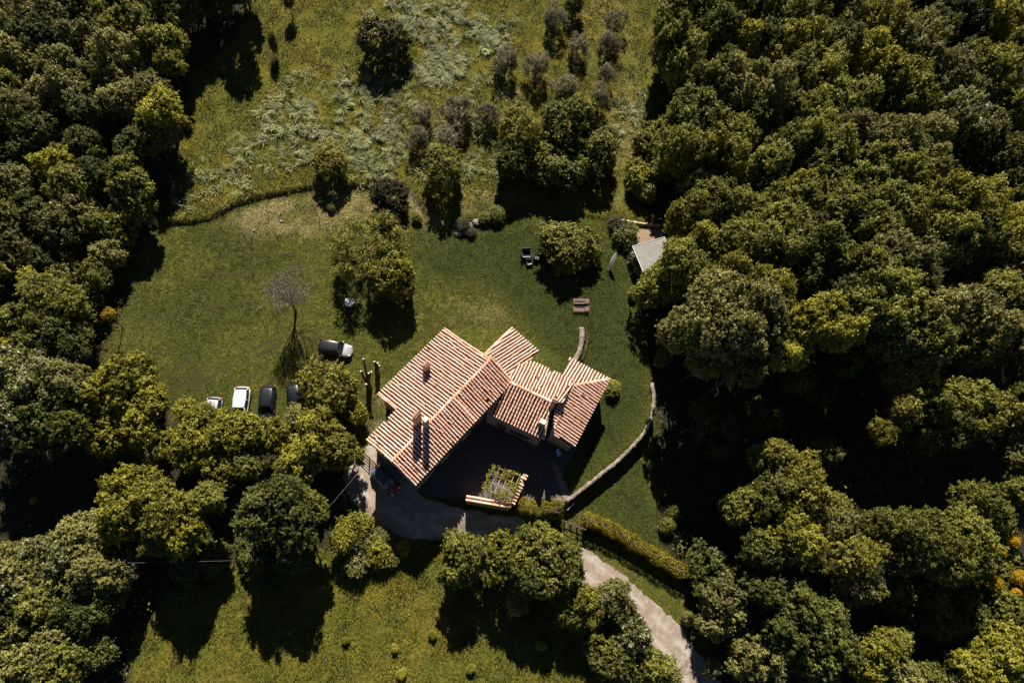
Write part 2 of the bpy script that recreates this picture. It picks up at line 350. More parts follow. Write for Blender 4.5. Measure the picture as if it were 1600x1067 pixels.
for P in [[(205, 593), (235, 592), (262, 585), (290, 562), (305, 575), (330, 596)], [(255, 592), (300, 583), (315, 592)], [(262, 610), (300, 595), (350, 565), (420, 530), (520, 515)], [(268, 616), (310, 600), (360, 573), (430, 540), (530, 524)], [(640, 540), (700, 500), (770, 490)], [(330, 400), (420, 398), (520, 392)], [(340, 430), (430, 427), (520, 418)], [(440, 470), (330, 480), (220, 500)], [(380, 640), (385, 600), (420, 560)], [(415, 640), (420, 600), (470, 555)]]:
    d_, _ = polydist(GX+(fbm(GX, GY, 3, 4)-.5)*.8, GY+(fbm(GX, GY, 3, 5)-.5)*.8, poly_w(P)); trk = np.maximum(trk, .8*sstep(.42, .12, d_)*sstep(.25, .6, fbm(GX, GY, 2.5, 8)))
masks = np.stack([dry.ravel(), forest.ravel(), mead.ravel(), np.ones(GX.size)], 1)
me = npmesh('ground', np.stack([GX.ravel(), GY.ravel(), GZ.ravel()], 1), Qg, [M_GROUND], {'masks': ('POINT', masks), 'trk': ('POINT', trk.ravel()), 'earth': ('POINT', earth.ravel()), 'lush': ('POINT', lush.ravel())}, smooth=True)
tag(link(bpy.data.objects.new('ground', me)), 'grass lawn, rough meadow and dark wood floor around the farmhouse', kind='structure')

# sheets lying on the ground
def sheet(name, P, mat, dz, st, wob, attrs=None, label=None):
    P = poly_w(P); lo = P.min(0)-1; hi = P.max(0)+1
    x = np.arange(lo[0], hi[0], st); y = np.arange(lo[1], hi[1], st); X, Y = np.meshgrid(x, y, indexing='ij')
    d, _ = polydist(X, Y, P, True); sd = np.where(inpoly(X, Y, P), d, -d)+(fbm(X, Y, 1.1, 21)-.5)*wob*2+(vnoise(X, Y, .3, 22)-.5)*wob*.7
    # pull the boundary vertices on to the outline
    Z = gz(X, Y)+dz+np.clip(sd, -.1, .1)*.12; n = len(y)
    ii, jj = np.meshgrid(np.arange(len(x)-1), np.arange(n-1), indexing='ij')
    keep = (sd[:-1, :-1] > 0) & (sd[1:, 1:] > 0) & (sd[1:, :-1] > 0) & (sd[:-1, 1:] > 0); a = (ii*n+jj)[keep]
    Q = np.stack([a, a+n, a+n+1, a+1], 1); u, inv = np.unique(Q, return_inverse=True); V = np.stack([X.ravel(), Y.ravel(), Z.ravel()], 1)[u]
    at = {k: ('POINT', f(V[:, 0], V[:, 1])) for k, f in (attrs or {}).items()}
    return tag(link(bpy.data.objects.new(name, npmesh(name, V, inv.reshape(Q.shape), [mat], at, True))), label, kind='structure')
DRIVE_C = poly_w([(560, 735), (590, 775), (640, 805), (700, 815), (780, 822), (850, 838), (900, 862), (960, 915), (1015, 965), (1070, 1022), (1120, 1090)])
def wheel(x, y):
    d, _ = polydist(x, y, DRIVE_C); return np.clip(np.exp(-((d-.85)/.28)**2)*.9*sstep(.2, .55, vnoise(x, y, 1.3, 31))+sstep(1.7, 2.4, d)*.7*sstep(.3, .7, vnoise(x, y, .5, 33)), 0, 1)
sheet('gravel_drive', [(534, 746), (542, 718), (560, 700), (584, 692), (600, 712), (640, 752), (665, 778), (700, 788), (760, 800), (830, 812), (876, 832), (905, 848), (935, 862), (985, 900), (1032, 940), (1074, 980), (1110, 1030), (1150, 1085), (1100, 1120), (1060, 1075), (1045, 1030), (1005, 985), (955, 948), (900, 905), (850, 862), (760, 845), (695, 842), (640, 842), (600, 830), (566, 808), (546, 778)], M_GRAVEL, .03, .14, .28, {'wheel': wheel}, 'pale gravel drive curving past the farmhouse')
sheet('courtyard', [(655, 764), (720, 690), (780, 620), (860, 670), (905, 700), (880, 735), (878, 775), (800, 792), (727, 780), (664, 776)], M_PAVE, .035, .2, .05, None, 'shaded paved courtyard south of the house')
sheet('garden_path', [(858, 722), (868, 720), (884, 752), (893, 781), (882, 788), (874, 762)], M_CAP, .05, .12, .06, None, 'worn stone path leading to the wall gap')

# ------------------------------------------------------------------ grass
def blades(name, X, Y, L, Wd, lean, az, col, label, seg=2, bright=None):
    n = len(X); Z = gz(X, Y); dx = np.cos(az); dy = np.sin(az); px, py = -dy, dx
    V = []; k = seg+1
    for i in range(k):
        t = i/seg; hor = L*np.sin(lean*t)*t; ver = L*np.cos(lean*t*.9)*t; wv = Wd*(1-t*.85)/2
        for s in (-1, 1): V.append(np.stack([X+dx*hor+px*wv*s, Y+dy*hor+py*wv*s, Z-.02+ver], 1))
    V = np.stack(V, 1).reshape(-1, 3); b = np.arange(n)*2*k; Q = []
    for i in range(seg): Q.append(np.stack([b+2*i, b+2*i+1, b+2*i+3, b+2*i+2], 1))
    Q = np.stack(Q, 1).reshape(-1, 4); C = np.repeat(np.concatenate([col, np.ones((n, 1))], 1), seg, 0)
    me = npmesh(name, V, Q, [M_BLADE], {'bcol': ('FACE', C)}, True)
    return tag(link(bpy.data.objects.new(name, me)), label, 'grass', kind='stuff')
def gridval(A, x, y):
    i = np.clip(np.searchsorted(gx, x)-1, 0, nx_-2); j = np.clip(np.searchsorted(gy, y)-1, 0, ny_-2); return A[i, j]
def scatter(n, lo, hi): return RNG.uniform(lo[0], hi[0], n), RNG.uniform(lo[1], hi[1], n)
VIEW = poly_w([(-20, -20), (1620, -20), (1620, 1090), (-20, 1090)])
def cols(n, a, b, t): return np.array(a)[None]*(1-t[:, None])+np.array(b)[None]*t[:, None]
# rough meadow blades
X, Y = scatter(520000, (-50, -12), (45, 92)); m = (gridval(mead, X, Y) > .4) & (gridval(forest, X, Y) < .6) & inpoly(X, Y, VIEW)
cl = fbm(X, Y, 1.3, 41); m &= RNG.random(len(X)) < sstep(.28, .6, cl); X, Y = X[m], Y[m]; n = len(X)
az = RNG.uniform(0, 6.28, n); t = np.clip(fbm(X, Y, 1.3, 43)*2.0-.65+RNG.normal(0, .16, n)+(fbm(X, Y, 7, 44)-.5)*.6, 0, 1)
blades('meadow_grass', X, Y, RNG.uniform(.14, .34, n), RNG.uniform(.06, .12, n), RNG.uniform(.4, 1.2, n), az, cols(n, (.034, .038, .005), (.235, .215, .026), t), 'rough tufted meadow grass above and below the house')
# long pale flattened grass
PALE = [poly_w([(420, 190), (450, 155), (520, 132), (570, 130), (640, 170), (650, 250), (600, 290), (540, 285), (450, 262), (400, 262), (390, 245), (410, 225)]), poly_w([(560, 30), (640, 15), (720, 30), (790, 60), (785, 110), (735, 150), (650, 140), (640, 100)]), poly_w([(280, 290), (330, 255), (400, 245), (430, 280), (330, 300), (275, 320)]), poly_w([(735, 240), (780, 245), (785, 275), (735, 285)]), poly_w([(645, 195), (800, 180), (790, 280), (655, 290)]), poly_w([(950, 165), (1000, 150), (1010, 190), (960, 250), (945, 230)])]
X, Y = scatter(330000, (-40, 30), (45, 92)); wxx = X+(fbm(X, Y, 3, 51)-.5)*6; wyy = Y+(fbm(X, Y, 3, 52)-.5)*6
pm = np.zeros(len(X))
for P, s in zip(PALE, (1, 1, .5, .8, .35, .5)): pm = np.maximum(pm, s*smask(wxx, wyy, P, 2.5))
cl = vnoise(X, Y, 1.5, 53)*.6+vnoise(X, Y, .55, 54)*.4
m = (RNG.random(len(X)) < pm*sstep(.40, .58, cl)) & (gridval(forest, X, Y) < .5) & (gridval(mead, X, Y) > .3); X, Y, cl = X[m], Y[m], cl[m]; n = len(X)
az = vnoise(X, Y, 1.6, 55)*14+vnoise(X, Y, .5, 56)*3+RNG.normal(0, .15, n); t = np.clip(vnoise(X, Y, .7, 57)*1.3+RNG.normal(-.15, .22, n), 0, 1)
blades('long_pale_grass', X, Y, RNG.uniform(.55, 1.15, n), RNG.uniform(.06, .11, n), RNG.uniform(.8, 1.45, n), az, cols(n, (.065, .078, .020), (.34, .36, .15), t), 'long pale green grass flattened in swirls on the upper meadow', seg=3)
# short lawn tufts
X, Y = scatter(420000, (-42, 5), (26, 62)); m = (gridval(forest, X, Y) < .4) & (gridval(mead, X, Y) < .6) & (gridval(trk, X, Y) < .2) & (gridval(dry, X, Y) < RNG.uniform(.2, 1, len(X))) & (RNG.random(len(X)) < .25+.75*sstep(.35, .6, vnoise(X, Y, .45, 61)))
for Pn in ([(545, 742), (552, 716), (584, 692), (665, 778), (876, 832), (985, 900), (1110, 1030), (1100, 1120), (955, 948), (850, 862), (695, 842), (600, 830)], [(600, 600), (700, 515), (800, 515), (950, 590), (895, 780), (727, 780), (655, 770)]): m &= ~inpoly(X, Y, poly_w(Pn))
X, Y = X[m], Y[m]; n = len(X); t = np.clip(fbm(X, Y, 1.2, 62)*1.0-.05+RNG.normal(0, .15, n)+(fbm(X, Y, 8, 63)-.5)*.9, 0, 1); l_ = gridval(lush, X, Y)
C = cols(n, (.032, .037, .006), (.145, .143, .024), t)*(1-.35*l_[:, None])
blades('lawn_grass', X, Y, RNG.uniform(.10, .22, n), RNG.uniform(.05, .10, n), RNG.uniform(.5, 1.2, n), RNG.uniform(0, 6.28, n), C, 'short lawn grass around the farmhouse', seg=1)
# undergrowth in the woods
def leafquads(C, N, size, asp=.62):
    n = len(C); N = N/np.linalg.norm(N, axis=1)[:, None]; r = RNG.normal(size=(n, 3)); A = np.cross(N, r); A /= np.linalg.norm(A, axis=1)[:, None]; B = np.cross(N, A)
    s = size[:, None]/2 if hasattr(size, '__len__') else size/2
    V = np.stack([C-A*s, C-B*s*asp+N*s*.15, C+A*s, C+B*s*asp+N*s*.15], 1).reshape(-1, 3)
    return V, np.arange(4*n).reshape(n, 4)
X, Y = scatter(90000, (-62, -14), (100, 92)); hh = vnoise(X, Y, 3.5, 71); m = (gridval(forest, X, Y) > .5) & (RNG.random(len(X)) < sstep(.45, .75, vnoise(X, Y, 2.2, 72))) & inpoly(X, Y, VIEW); X, Y, hh = X[m], Y[m], hh[m]; n = len(X)
Cc = np.stack([X, Y, gz(X, Y)+RNG.random(n)**.7*hh*1.9], 1); V, Q = leafquads(Cc, RNG.normal(size=(n, 3))+np.array([0, 0, 1.]), RNG.uniform(.2, .42, n))
o = link(bpy.data.objects.new('undergrowth', npmesh('undergrowth', V, Q, [LM['d']], {'tone': ('FACE', np.clip(vnoise(X, Y, 4, 73)+RNG.normal(0, .15, n), 0, 1)), 'rnd': ('FACE', RNG.random(n))})))
tag(o, 'low scrub and ferns on the shaded wood floor', 'undergrowth', kind='stuff')

# ------------------------------------------------------------------ trees
def crown_mesh(name, nl, nleaf, leaf, asp=.9, lobr=(.22, .36), open_=0.0, spread=.75, flat=1.0, seed=0, per=14, clump=.030):
    """unit crown: lobes over an ellipsoid, leaves over the lobes"""
    R = np.random.default_rng(seed); V = []; T = []; N = []
    i = np.arange(nl)+.5; ph = np.arccos(1-1.62*i/nl); th = math.pi*(1+5**.5)*i+R.uniform(0, .5, nl)
    D = np.stack([np.cos(th)*np.sin(ph), np.sin(th)*np.sin(ph), np.cos(ph)], 1)
    warp = 1+.22*np.sin(th*2+R.uniform(0, 6))*np.sin(ph)+.12*np.sin(th*3+R.uniform(0, 6))
    rad = spread*(.62+.38*R.random(nl)**.6)*warp; LC = D*rad[:, None]*np.array([1, 1, asp]); LR = R.uniform(*lobr, nl)
    keep = R.random(nl) >= open_; LC, LR, rad = LC[keep], LR[keep], rad[keep]; nl = len(LC); LT = R.random(nl)
    nsp = max(60, int(nleaf/per)); k = R.choice(nl, nsp, p=LR**2/np.sum(LR**2)); d = R.normal(size=(nsp, 3)); d[:, 2] += .3; out = LC[k]/np.linalg.norm(LC[k], axis=1)[:, None]; d = d/np.linalg.norm(d, axis=1)[:, None]+out*.5; d /= np.linalg.norm(d, axis=1)[:, None]
    S = LC[k]+d*(LR[k]*(R.uniform(.35, 1.0, nsp)**.6+np.abs(R.normal(0, .22, nsp))))[:, None]*np.array([1, 1, flat])
    q = R.integers(0, nsp, nleaf); sz = leaf*R.uniform(.55, 1.25, nleaf); sd_ = (d[q]+np.array([0, 0, .5]))
    J = R.normal(size=(nleaf, 3)); along = (J*d[q]).sum(1)[:, None]*d[q]; P = S[q]+(J*clump+along*clump*.9)
    nn = sd_*.8+R.normal(size=(nleaf, 3))*.55; global RNG; sv = RNG; RNG = R; V, Q = leafquads(P, nn, sz); RNG = sv
    st = R.random(nsp); tone = np.clip(.05+.35*LT[k][q]+.45*st[q]+R.normal(0, .16, nleaf), 0, 1)
    return npmesh(name, V, Q, [LM['g']], {'tone': ('FACE', tone), 'rnd': ('FACE', R.random(nleaf)*.55+.45*st[q])})
def limb(mb, p, d, L, r, depth_, n, rng, spread=.6, up=.15, nseg=3, minr=.006, ratio=.68, kids=(2, 3)):
    pts = [p]; q = Vector(p); dd = Vector(d)
    for i in range(nseg):
        dd = (dd+Vector((rng.gauss(0, .12), rng.gauss(0, .12), rng.gauss(0, .08)+up*.3))).normalized(); q = q+dd*L/nseg; pts.append(q.copy())
    r2 = max(r*ratio, minr); mb.tube(pts, [r+(r2-r)*i/nseg for i in range(nseg+1)], n, 0, False)
    if depth_ > 0:
        for _ in range(rng.randint(*kids)):
            j = rng.randint(max(1, nseg-1), nseg); nd = (dd+Vector((rng.gauss(0, spread), rng.gauss(0, spread), rng.gauss(0, spread*.6)+up))).normalized()
            limb(mb, pts[j], nd, L*rng.uniform(.6, .85), r2*.8, depth_-1, max(3, n-1), rng, spread, up, nseg, minr, ratio, kids)
def trunk_mesh(seed):
    """unit trunk: height 1 up to the crown centre, limbs fanning to radius about .6"""
    rng = random.Random(seed); mb = MB()
    mb.tube([(0, 0, -.08), (0, 0, .02), (.01, .015, .3), (.0, .03, .6), (.02, 0, .95)], [.13, .09, .07, .055, .03], 8, 0)
    for i in range(7):
        a = i*2.4+rng.random(); z = .42+.07*i; r = rng.uniform(.35, .62)
        mb.tube([(0, .02, z), (math.cos(a)*r*.4, math.sin(a)*r*.4, z+.14), (math.cos(a)*r, math.sin(a)*r, z+rng.uniform(.2, .36))], [.04, .028, .010], 5, 0)
    return mb.mesh('trunk', M_BARK, True)
TRK = [trunk_mesh(s) for s in range(4)]
PRO = {}
PRO['L'] = [crown_mesh('crown', 80, 27000, .076, .95, (.10, .27), .12, .82, 1, 100+s, 19, .023) for s in range(6)]     # big, lumpy
PRO['M'] = [crown_mesh('crown', 52, 17000, .098, .95, (.12, .31), .12, .78, 1, 200+s, 18, .030) for s in range(5)]
PRO['F'] = [crown_mesh('crown', 90, 27000, .062, 1.0, (.12, .26), .05, .80, 1, 300+s, 28, .023) for s in range(4)]      # fine, feathery
PRO['S'] = [crown_mesh('crown', 24, 4600, .14, .85, (.22, .40), .0, .66, 1, 400+s, 9, .06) for s in range(3)]          # shrubs
PRO['O'] = [crown_mesh('crown', 34, 9000, .075, .95, (.14, .34), .1, .78, 1, 500+s, 16, .036) for s in range(3)]        # silver olive
PRO['W'] = [crown_mesh('crown', 60, 8500, .075, .9, (.08, .22), .15, .86, 1, 600+s, 11, .036) for s in range(3)]        # airy
PRO['A'] = [crown_mesh('crown', 110, 21000, .042, .95, (.07, .16), .1, .86, 1, 700, 12, .024)]
NT = 0
def tree(px, py, rpx, ht, mat='g', pro=None, label=None, cat='tree', group=None, name='tree', asp=1.0, drop=.72):
    """crown centred on photo pixel px,py seen at its own height; ht = height of the tree top above the ground"""
    global NT
    R = rpx/12.8
    for _ in range(3):
        Rz = min(max(.54*ht, .72*R*asp), (1.5 if ht > 9 else 1.25)*R*asp); hc = max(ht-Rz*.95, .62*Rz); x, y, z = G(px, py, hc); R = rpx*depth(x, y, z+hc)/F
    pro = pro or ('L' if R > 2.7 else 'M' if R > 1.6 else 'S'); ms = PRO[pro]
    rg = random.Random(int(px*31+py*17+rpx))
    e = empty(name, (x, y, z), rg.uniform(0, 6.28), label=label, cat=cat, group=group)
    c = bpy.data.objects.new('crown', ms[rg.randrange(len(ms))]); link(c, e); c.location = (0, 0, hc); R *= 1.08
    c.scale = (R*rg.uniform(.93, 1.07), R*rg.uniform(.93, 1.07), Rz); c.rotation_euler = (rg.uniform(-.12, .12), rg.uniform(-.12, .12), 0)
    c.material_slots[0].link = 'OBJECT'; c.material_slots[0].material = LM[mat]
    t = bpy.data.objects.new('trunk', TRK[NT % 4]); link(t, e); s = max(R*.85, .3); t.scale = (s, s, max(hc, .3)); NT += 1
    return e

CH = dict(g='mid green', y='yellow-green', d='dark green', o='grey-green', b='bronze-tinted', p='pale-tipped', k='near-black evergreen')
BANDS = [(-99, 42, 'at the photo\'s top edge'), (42, 84, 'level with the meadow round tree'), (84, 128, 'level with the middle olive trees'), (128, 180, 'level with the lowest right-hand olive'), (180, 240, 'level with the bronze oval tree'),
         (240, 300, 'level with the dark round thicket tree'), (300, 358, 'level with the timber edging beam'), (358, 420, 'level with the grey canopy roof'), (420, 478, 'level with the wooden loungers'), (478, 560, 'level with the silver-fronted car'),
         (560, 632, 'level with the eastern tiled roof'), (632, 700, 'level with the white car'), (700, 770, 'level with the red car'), (770, 850, 'level with the clipped hedge'), (850, 930, 'level with the utility pole'), (930, 1000, 'level with the white-flowering shrub'), (1000, 1200, 'at the photo\'s bottom edge')]
ORD = ['first', 'second', 'third', 'fourth', 'fifth', 'sixth', 'seventh', 'eighth', 'ninth', 'tenth', 'eleventh', 'twelfth', 'thirteenth', 'fourteenth', 'fifteenth', 'sixteenth', 'seventeenth', 'eighteenth', 'nineteenth', 'twentieth', 'twenty-first', 'twenty-second', 'twenty-third', 'twenty-fourth']
def wood(lst, where, group):
    rows = {}
    for q in lst:
        for bi, (a, b, s) in enumerate(BANDS):
            if a <= q[1] < b: rows.setdefault(bi, []).append(q)
    for bi, r in rows.items():
        r.sort()
        for k, q in enumerate(r):
            px, py, rr, m, ht = q[:5]; ht *= .86 if 'left' in where else 1
            if 'left' in where and px > 100 and 325 < py < 562: px -= 9; rr *= .92; ht *= .72
            pro = q[5] if len(q) > 5 else None
            tree(px, py, rr, ht, m, pro, '%s tree in %s, %s from left, %s' % (CH[m], where, ORD[k], BANDS[bi][2]), 'tree', group)
LEFT = [(25,20,42,'o',10,'F'),(100,18,42,'o',10),(155,12,36,'g',10),(212,14,38,'g',10),(268,22,34,'g',10),(62,64,38,'d',10),(178,48,27,'y',9,'F'),(22,94,38,'o',10),(131,62,30,'o',10),(219,40,34,'g',10),(257,70,30,'g',9),(264,97,22,'y',8),(97,104,30,'o',10),(187,105,40,'o',11),
 (237,140,24,'o',9),(100,148,38,'o',10),(10,135,28,'g',9),(28,178,40,'o',10,'F'),(135,178,26,'d',9),(60,205,28,'d',9),(253,180,34,'y',10),(190,160,28,'o',9),(205,232,24,'d',8),(131,225,26,'g',8),(87,258,28,'y',9),(112,290,30,'g',9),(203,287,33,'g',9),(146,272,25,'d',8),(22,292,34,'o',9),(30,240,24,'d',7),(242,215,26,'d',8),
 (134,345,42,'o',10),(190,358,32,'g',9),(92,358,34,'o',9),(222,330,27,'g',9),(18,384,36,'o',9,'F'),(12,335,28,'g',9),(55,330,26,'d',8),(178,400,28,'o',8),(158,431,28,'g',8),(113,402,20,'g',8),(108,428,20,'o',8),(70,410,26,'d',7),(84,466,38,'g',9,'F'),(121,487,36,'g',9),(48,440,20,'y',7),(18,508,36,'g',9),(52,496,28,'g',9),(119,545,30,'d',9),(20,552,24,'y',8),(78,526,28,'d',8),(150,470,18,'d',6),(136,520,20,'o',7),(45,540,26,'g',8),
 (300,-2,34,'d',7.5),(345,-14,32,'d',8),(380,-22,26,'g',7.5),
 (28,590,44,'p',13),(72,616,42,'p',13),(14,650,40,'p',13),(186,604,46,'y',11),(232,622,28,'y',8),(153,638,38,'y',9),(168,678,34,'y',8),(212,664,36,'y',8),(110,600,34,'o',12),(60,662,34,'d',12),(110,665,30,'g',11),
 (293,644,22,'y',6),(318,652,22,'y',7),(354,657,17,'y',6),(296,692,36,'y',8),(349,690,40,'y',8),(392,680,36,'y',8),(341,731,27,'y',7),(388,728,26,'g',7),(426,680,26,'y',7),(241,708,18,'o',5),
 (500,690,42,'y',8),(472,715,34,'y',7),(528,706,32,'y',7),(450,735,24,'g',6),
 (215,776,44,'y',10.5),(192,808,36,'y',11),(271,808,42,'y',12),(288,832,32,'y',11),(320,778,26,'g',10),(246,832,30,'g',8),(240,770,30,'g',8),
 (438,785,44,'d',13),(457,822,38,'d',12),(406,808,36,'d',13),(330,868,26,'d',3),(398,862,30,'d',3),(462,872,26,'d',3),(290,880,26,'d',3),(478,792,30,'g',10),
 (128,838,36,'o',9),(97,872,46,'p',9),(155,893,44,'o',9),(45,897,42,'o',9),(184,893,30,'o',8),(22,928,34,'p',9),(64,935,34,'g',9),(120,958,36,'d',8),(160,945,30,'d',7),(30,985,34,'g',8),(80,1005,34,'o',8),(30,1040,38,'o',8),(98,1045,38,'g',8),(150,1020,26,'d',6),(12,870,24,'o',8)]
wood(LEFT, 'left wood', 'trees of the wood left of the lawn')
RIGHT = [(1057,33,38,'g',12),(1112,50,40,'d',13),(1150,66,30,'y',11),(1053,72,34,'g',11),(1070,100,36,'g',11),(1154,14,34,'g',12),(1100,5,32,'g',12),(1195,28,40,'g',12),(1234,36,32,'o',12),(1197,72,32,'d',11),(1230,72,30,'y',12),(1260,78,32,'y',12),(1122,95,28,'d',11),(1262,20,34,'g',12),(1296,0,32,'d',12),
 (1135,136,38,'o',12),(1100,134,34,'g',11),(1209,151,40,'o',13),(1174,128,28,'g',11),(1244,120,30,'g',12),(1302,66,32,'g',12),(1329,24,34,'o',12),(1367,46,44,'y',14,'F'),(1391,68,32,'o',13),(1317,86,34,'g',12),(1429,74,40,'o',13,'F'),(1457,48,28,'d',12),(1426,95,30,'o',12),
 (1495,44,32,'k',11),(1553,32,36,'y',13),(1586,52,30,'y',12),(1522,18,30,'g',12),(1582,84,34,'g',12),(1400,10,34,'g',12),(1450,5,30,'d',12),(1575,5,30,'g',12),
 (1352,97,36,'y',13),(1398,136,42,'y',13),(1426,168,32,'g',12),(1445,210,28,'o',12),(1298,167,34,'g',12),(1340,156,30,'g',12),(1263,178,30,'g',12),(1290,115,30,'g',12),(1515,105,30,'g',12),(1542,122,38,'g',13),(1476,128,38,'o',13),(1508,150,30,'d',11),
 (1491,186,38,'p',13,'F'),(1538,217,30,'o',12),(1582,174,30,'y',12),(1520,250,28,'d',9),(1070,170,28,'d',9),(1096,205,46,'g',12),(1069,240,38,'g',11),(1119,240,38,'g',11),(1148,215,30,'g',11),(1162,272,24,'y',9),(1180,190,28,'d',10),
 (1015,225,28,'y',5),(999,272,24,'y',3.4),(1005,298,18,'g',2.4),(1030,268,22,'g',4),(1040,205,24,'g',6),(1267,221,38,'g',13),(1298,233,34,'g',13),(1232,233,34,'g',12),(1201,256,30,'g',12),(1275,262,32,'g',12),(1352,221,28,'o',12),(1391,225,36,'o',13),(1360,252,28,'g',12),(1330,200,26,'o',12),
 (1259,300,28,'y',12),(1302,296,28,'g',12),(1340,288,32,'g',12),(1406,279,36,'g',13),(1457,262,26,'o',12),(1582,245,32,'g',12),(1575,282,32,'d',11),(1420,240,26,'g',12),(1095,290,26,'d',8),(1130,300,24,'d',9),(1200,295,26,'d',10),
 (1077,343,36,'y',12),(1110,318,32,'g',12),(1162,339,38,'g',13),(1212,324,32,'y',13),(1070,352,24,'y',9),(1100,382,30,'y',12),(1064,410,34,'g',12),(1028,446,36,'g',7),(1088,430,30,'g',12),(1166,385,38,'g',15),(1220,354,34,'g',15),(1232,389,34,'g',15),(1274,374,38,'g',15),
 (1147,441,38,'y',16),(1115,478,46,'o',17),(1168,486,46,'o',19),(1209,455,30,'y',16),(1081,518,42,'o',15),(1145,525,46,'o',19),(1190,525,34,'g',18),(1108,556,34,'g',13),(1158,572,30,'d',16),
 (1262,318,24,'g',13),(1309,325,32,'g',13),(1340,346,36,'g',14),(1367,362,32,'g',14),(1406,344,38,'g',14),(1390,318,30,'g',14),(1484,339,50,'y',16),(1524,323,38,'y',15),(1476,378,46,'g',15),(1530,376,34,'g',14),(1581,370,36,'y',14),(1577,405,30,'g',13),
 (1387,393,32,'o',15),(1424,412,36,'o',15),(1433,440,28,'o',14),(1313,404,28,'g',14),(1352,433,42,'g',15),(1317,463,30,'d',14),(1388,447,34,'g',15),(1340,483,38,'g',15),(1396,494,36,'g',15),(1255,430,26,'d',13),
 (1274,498,36,'y',15),(1309,521,30,'y',15),(1236,555,26,'y',12),(1250,590,24,'g',9),(1457,482,32,'o',14),(1437,529,42,'g',15),(1455,549,30,'g',14),(1391,532,36,'d',14),(1320,565,26,'d',10),
 (1507,490,42,'o',14),(1542,517,38,'o',14),(1522,541,36,'b',13),(1577,470,32,'g',13),(1585,548,28,'b',12),(1561,455,28,'g',13),(1500,440,26,'d',10),(1406,580,24,'g',11),(1424,602,36,'y',12),(1445,641,38,'g',12),(1495,629,36,'g',12),(1530,649,34,'y',12),(1484,672,32,'g',11),(1554,641,30,'b',11),(1410,643,24,'b',11),(1379,676,22,'y',9,'W'),(1445,682,26,'g',9),
 (1588,618,28,'g',11),(1594,664,28,'o',11),(1588,706,30,'o',10),(1115,668,40,'d',6,'W'),(1188,650,26,'d',6),(1282,615,22,'d',8,'W'),(1290,705,22,'d',6,'W'),(1592,760,24,'g',9),
 (1205,716,30,'b',10),(1247,748,36,'b',11,'F'),(1259,783,34,'b',11),(1197,782,36,'g',11),(1154,790,26,'g',9),(1212,838,42,'y',11),(1251,848,32,'y',11),(1189,860,28,'g',10),(1302,820,32,'o',10,'F'),(1322,870,42,'b',11,'F'),(1340,912,34,'o',9,'F'),(1306,790,20,'g',8),
 (1371,822,30,'g',11),(1406,834,38,'g',12,'F'),(1445,842,42,'g',12,'F'),(1497,840,42,'g',12,'F'),(1476,874,36,'g',11,'F'),(1522,872,32,'g',11,'F'),(1408,872,28,'g',10,'F'),(1530,790,38,'g',12,'F'),(1548,818,26,'g',10),(1570,872,22,'g',4),(1573,908,24,'g',4),
 (1569,952,32,'g',5),(1561,1014,36,'y',8),(1530,1044,34,'y',7),(1590,1040,30,'g',7),(1371,1012,30,'y',7),(1352,1040,28,'y',6),(1398,1002,22,'g',6),(1406,1058,30,'o',5),(1447,1062,28,'g',4),(1490,1062,26,'o',4),(1590,985,28,'g',5),
 (1395,925,32,'d',5),(1445,922,34,'d',5),(1490,915,32,'d',5),(1420,968,30,'d',4),(1468,965,32,'d',4),(1510,958,28,'d',4),(1108,894,38,'d',5.5),(1135,933,38,'o',7),(1123,966,32,'o',6),(1243,948,42,'d',10),(1282,983,42,'d',10),(1228,992,36,'d',9),(1309,1010,32,'d',9),(1197,921,30,'d',9),(1178,1026,38,'o',7),(1270,1030,32,'d',8)]
wood(RIGHT, 'right wood', 'trees of the wood right of the lawn')
# trees just outside the frame whose shade falls into it
for _n, (px, py, r, m, h) in enumerate([(300,-45,34,'d',11),(250,-40,34,'g',11),(360,-60,30,'g',12),(200,-40,36,'g',11),(1080,-40,36,'g',12),(1180,-40,36,'g',12),(1280,-40,36,'g',12),(1380,-40,36,'g',12),(1480,-40,36,'g',12),(1560,-40,36,'g',12),(-35,100,36,'g',10),(-35,200,36,'g',10),(-35,300,36,'g',10),(-35,420,36,'g',10),(-35,520,36,'g',10),(1640,300,36,'g',14),(1640,400,36,'g',14),(1640,500,36,'g',14),(1640,600,36,'g',13),(1640,80,36,'g',13),(1640,180,36,'g',13),(1640,780,34,'g',11)]):
    tree(px, py, r, h, m, None, '%s tree just beyond the %s edge, %s in its line' % (CH[m], 'top' if py < 0 else 'left' if px < 0 else 'right', ORD[_n if py < 0 else _n-10]), 'tree', 'trees beyond the photo edge')
# single trees
def T_(px, py, r, h, m, label, pro=None, group=None, name='tree', cat='tree', **k): return tree(px, py, r, h, m, pro, label, cat, group, name, **k)
T_(598, 58, 36, 6, 'o', 'round green tree standing alone in the upper meadow', 'L')
T_(427, 70, 7, 4, 'd', 'slim dark young tree alone near the top left meadow', 'S', asp=3.2)
T_(452, 2, 9, 4, 'g', 'small green tree cut by the top edge above the meadow', 'S', asp=1.6)
T_(515, 250, 28, 4.0, 'b', 'bronze-leaved small tree on the meadow bank', 'F')
T_(572, 382, 58, 7.5, 'b', 'large bronze-leaved tree in the middle of the lawn', 'A', asp=.8)
T_(614, 430, 34, 6.5, 'y', 'yellow-green tree touching the large bronze lawn tree', 'M')
T_(888, 385, 43, 4.6, 'r', 'spreading green tree shading the wooden loungers', 'M')
T_(693, 262, 36, 5.5, 'g', 'dense round green tree below the silver olive bushes', 'F')
T_(812, 205, 34, 7.5, 'b', 'orange-bronze oval tree beside the big dark green one', 'F')
T_(886, 196, 44, 7.5, 'g', 'big dark-centred green tree below the olive rows')
T_(842, 250, 33, 5, 'y', 'yellow-tipped tree between the bronze and big green trees', 'M')
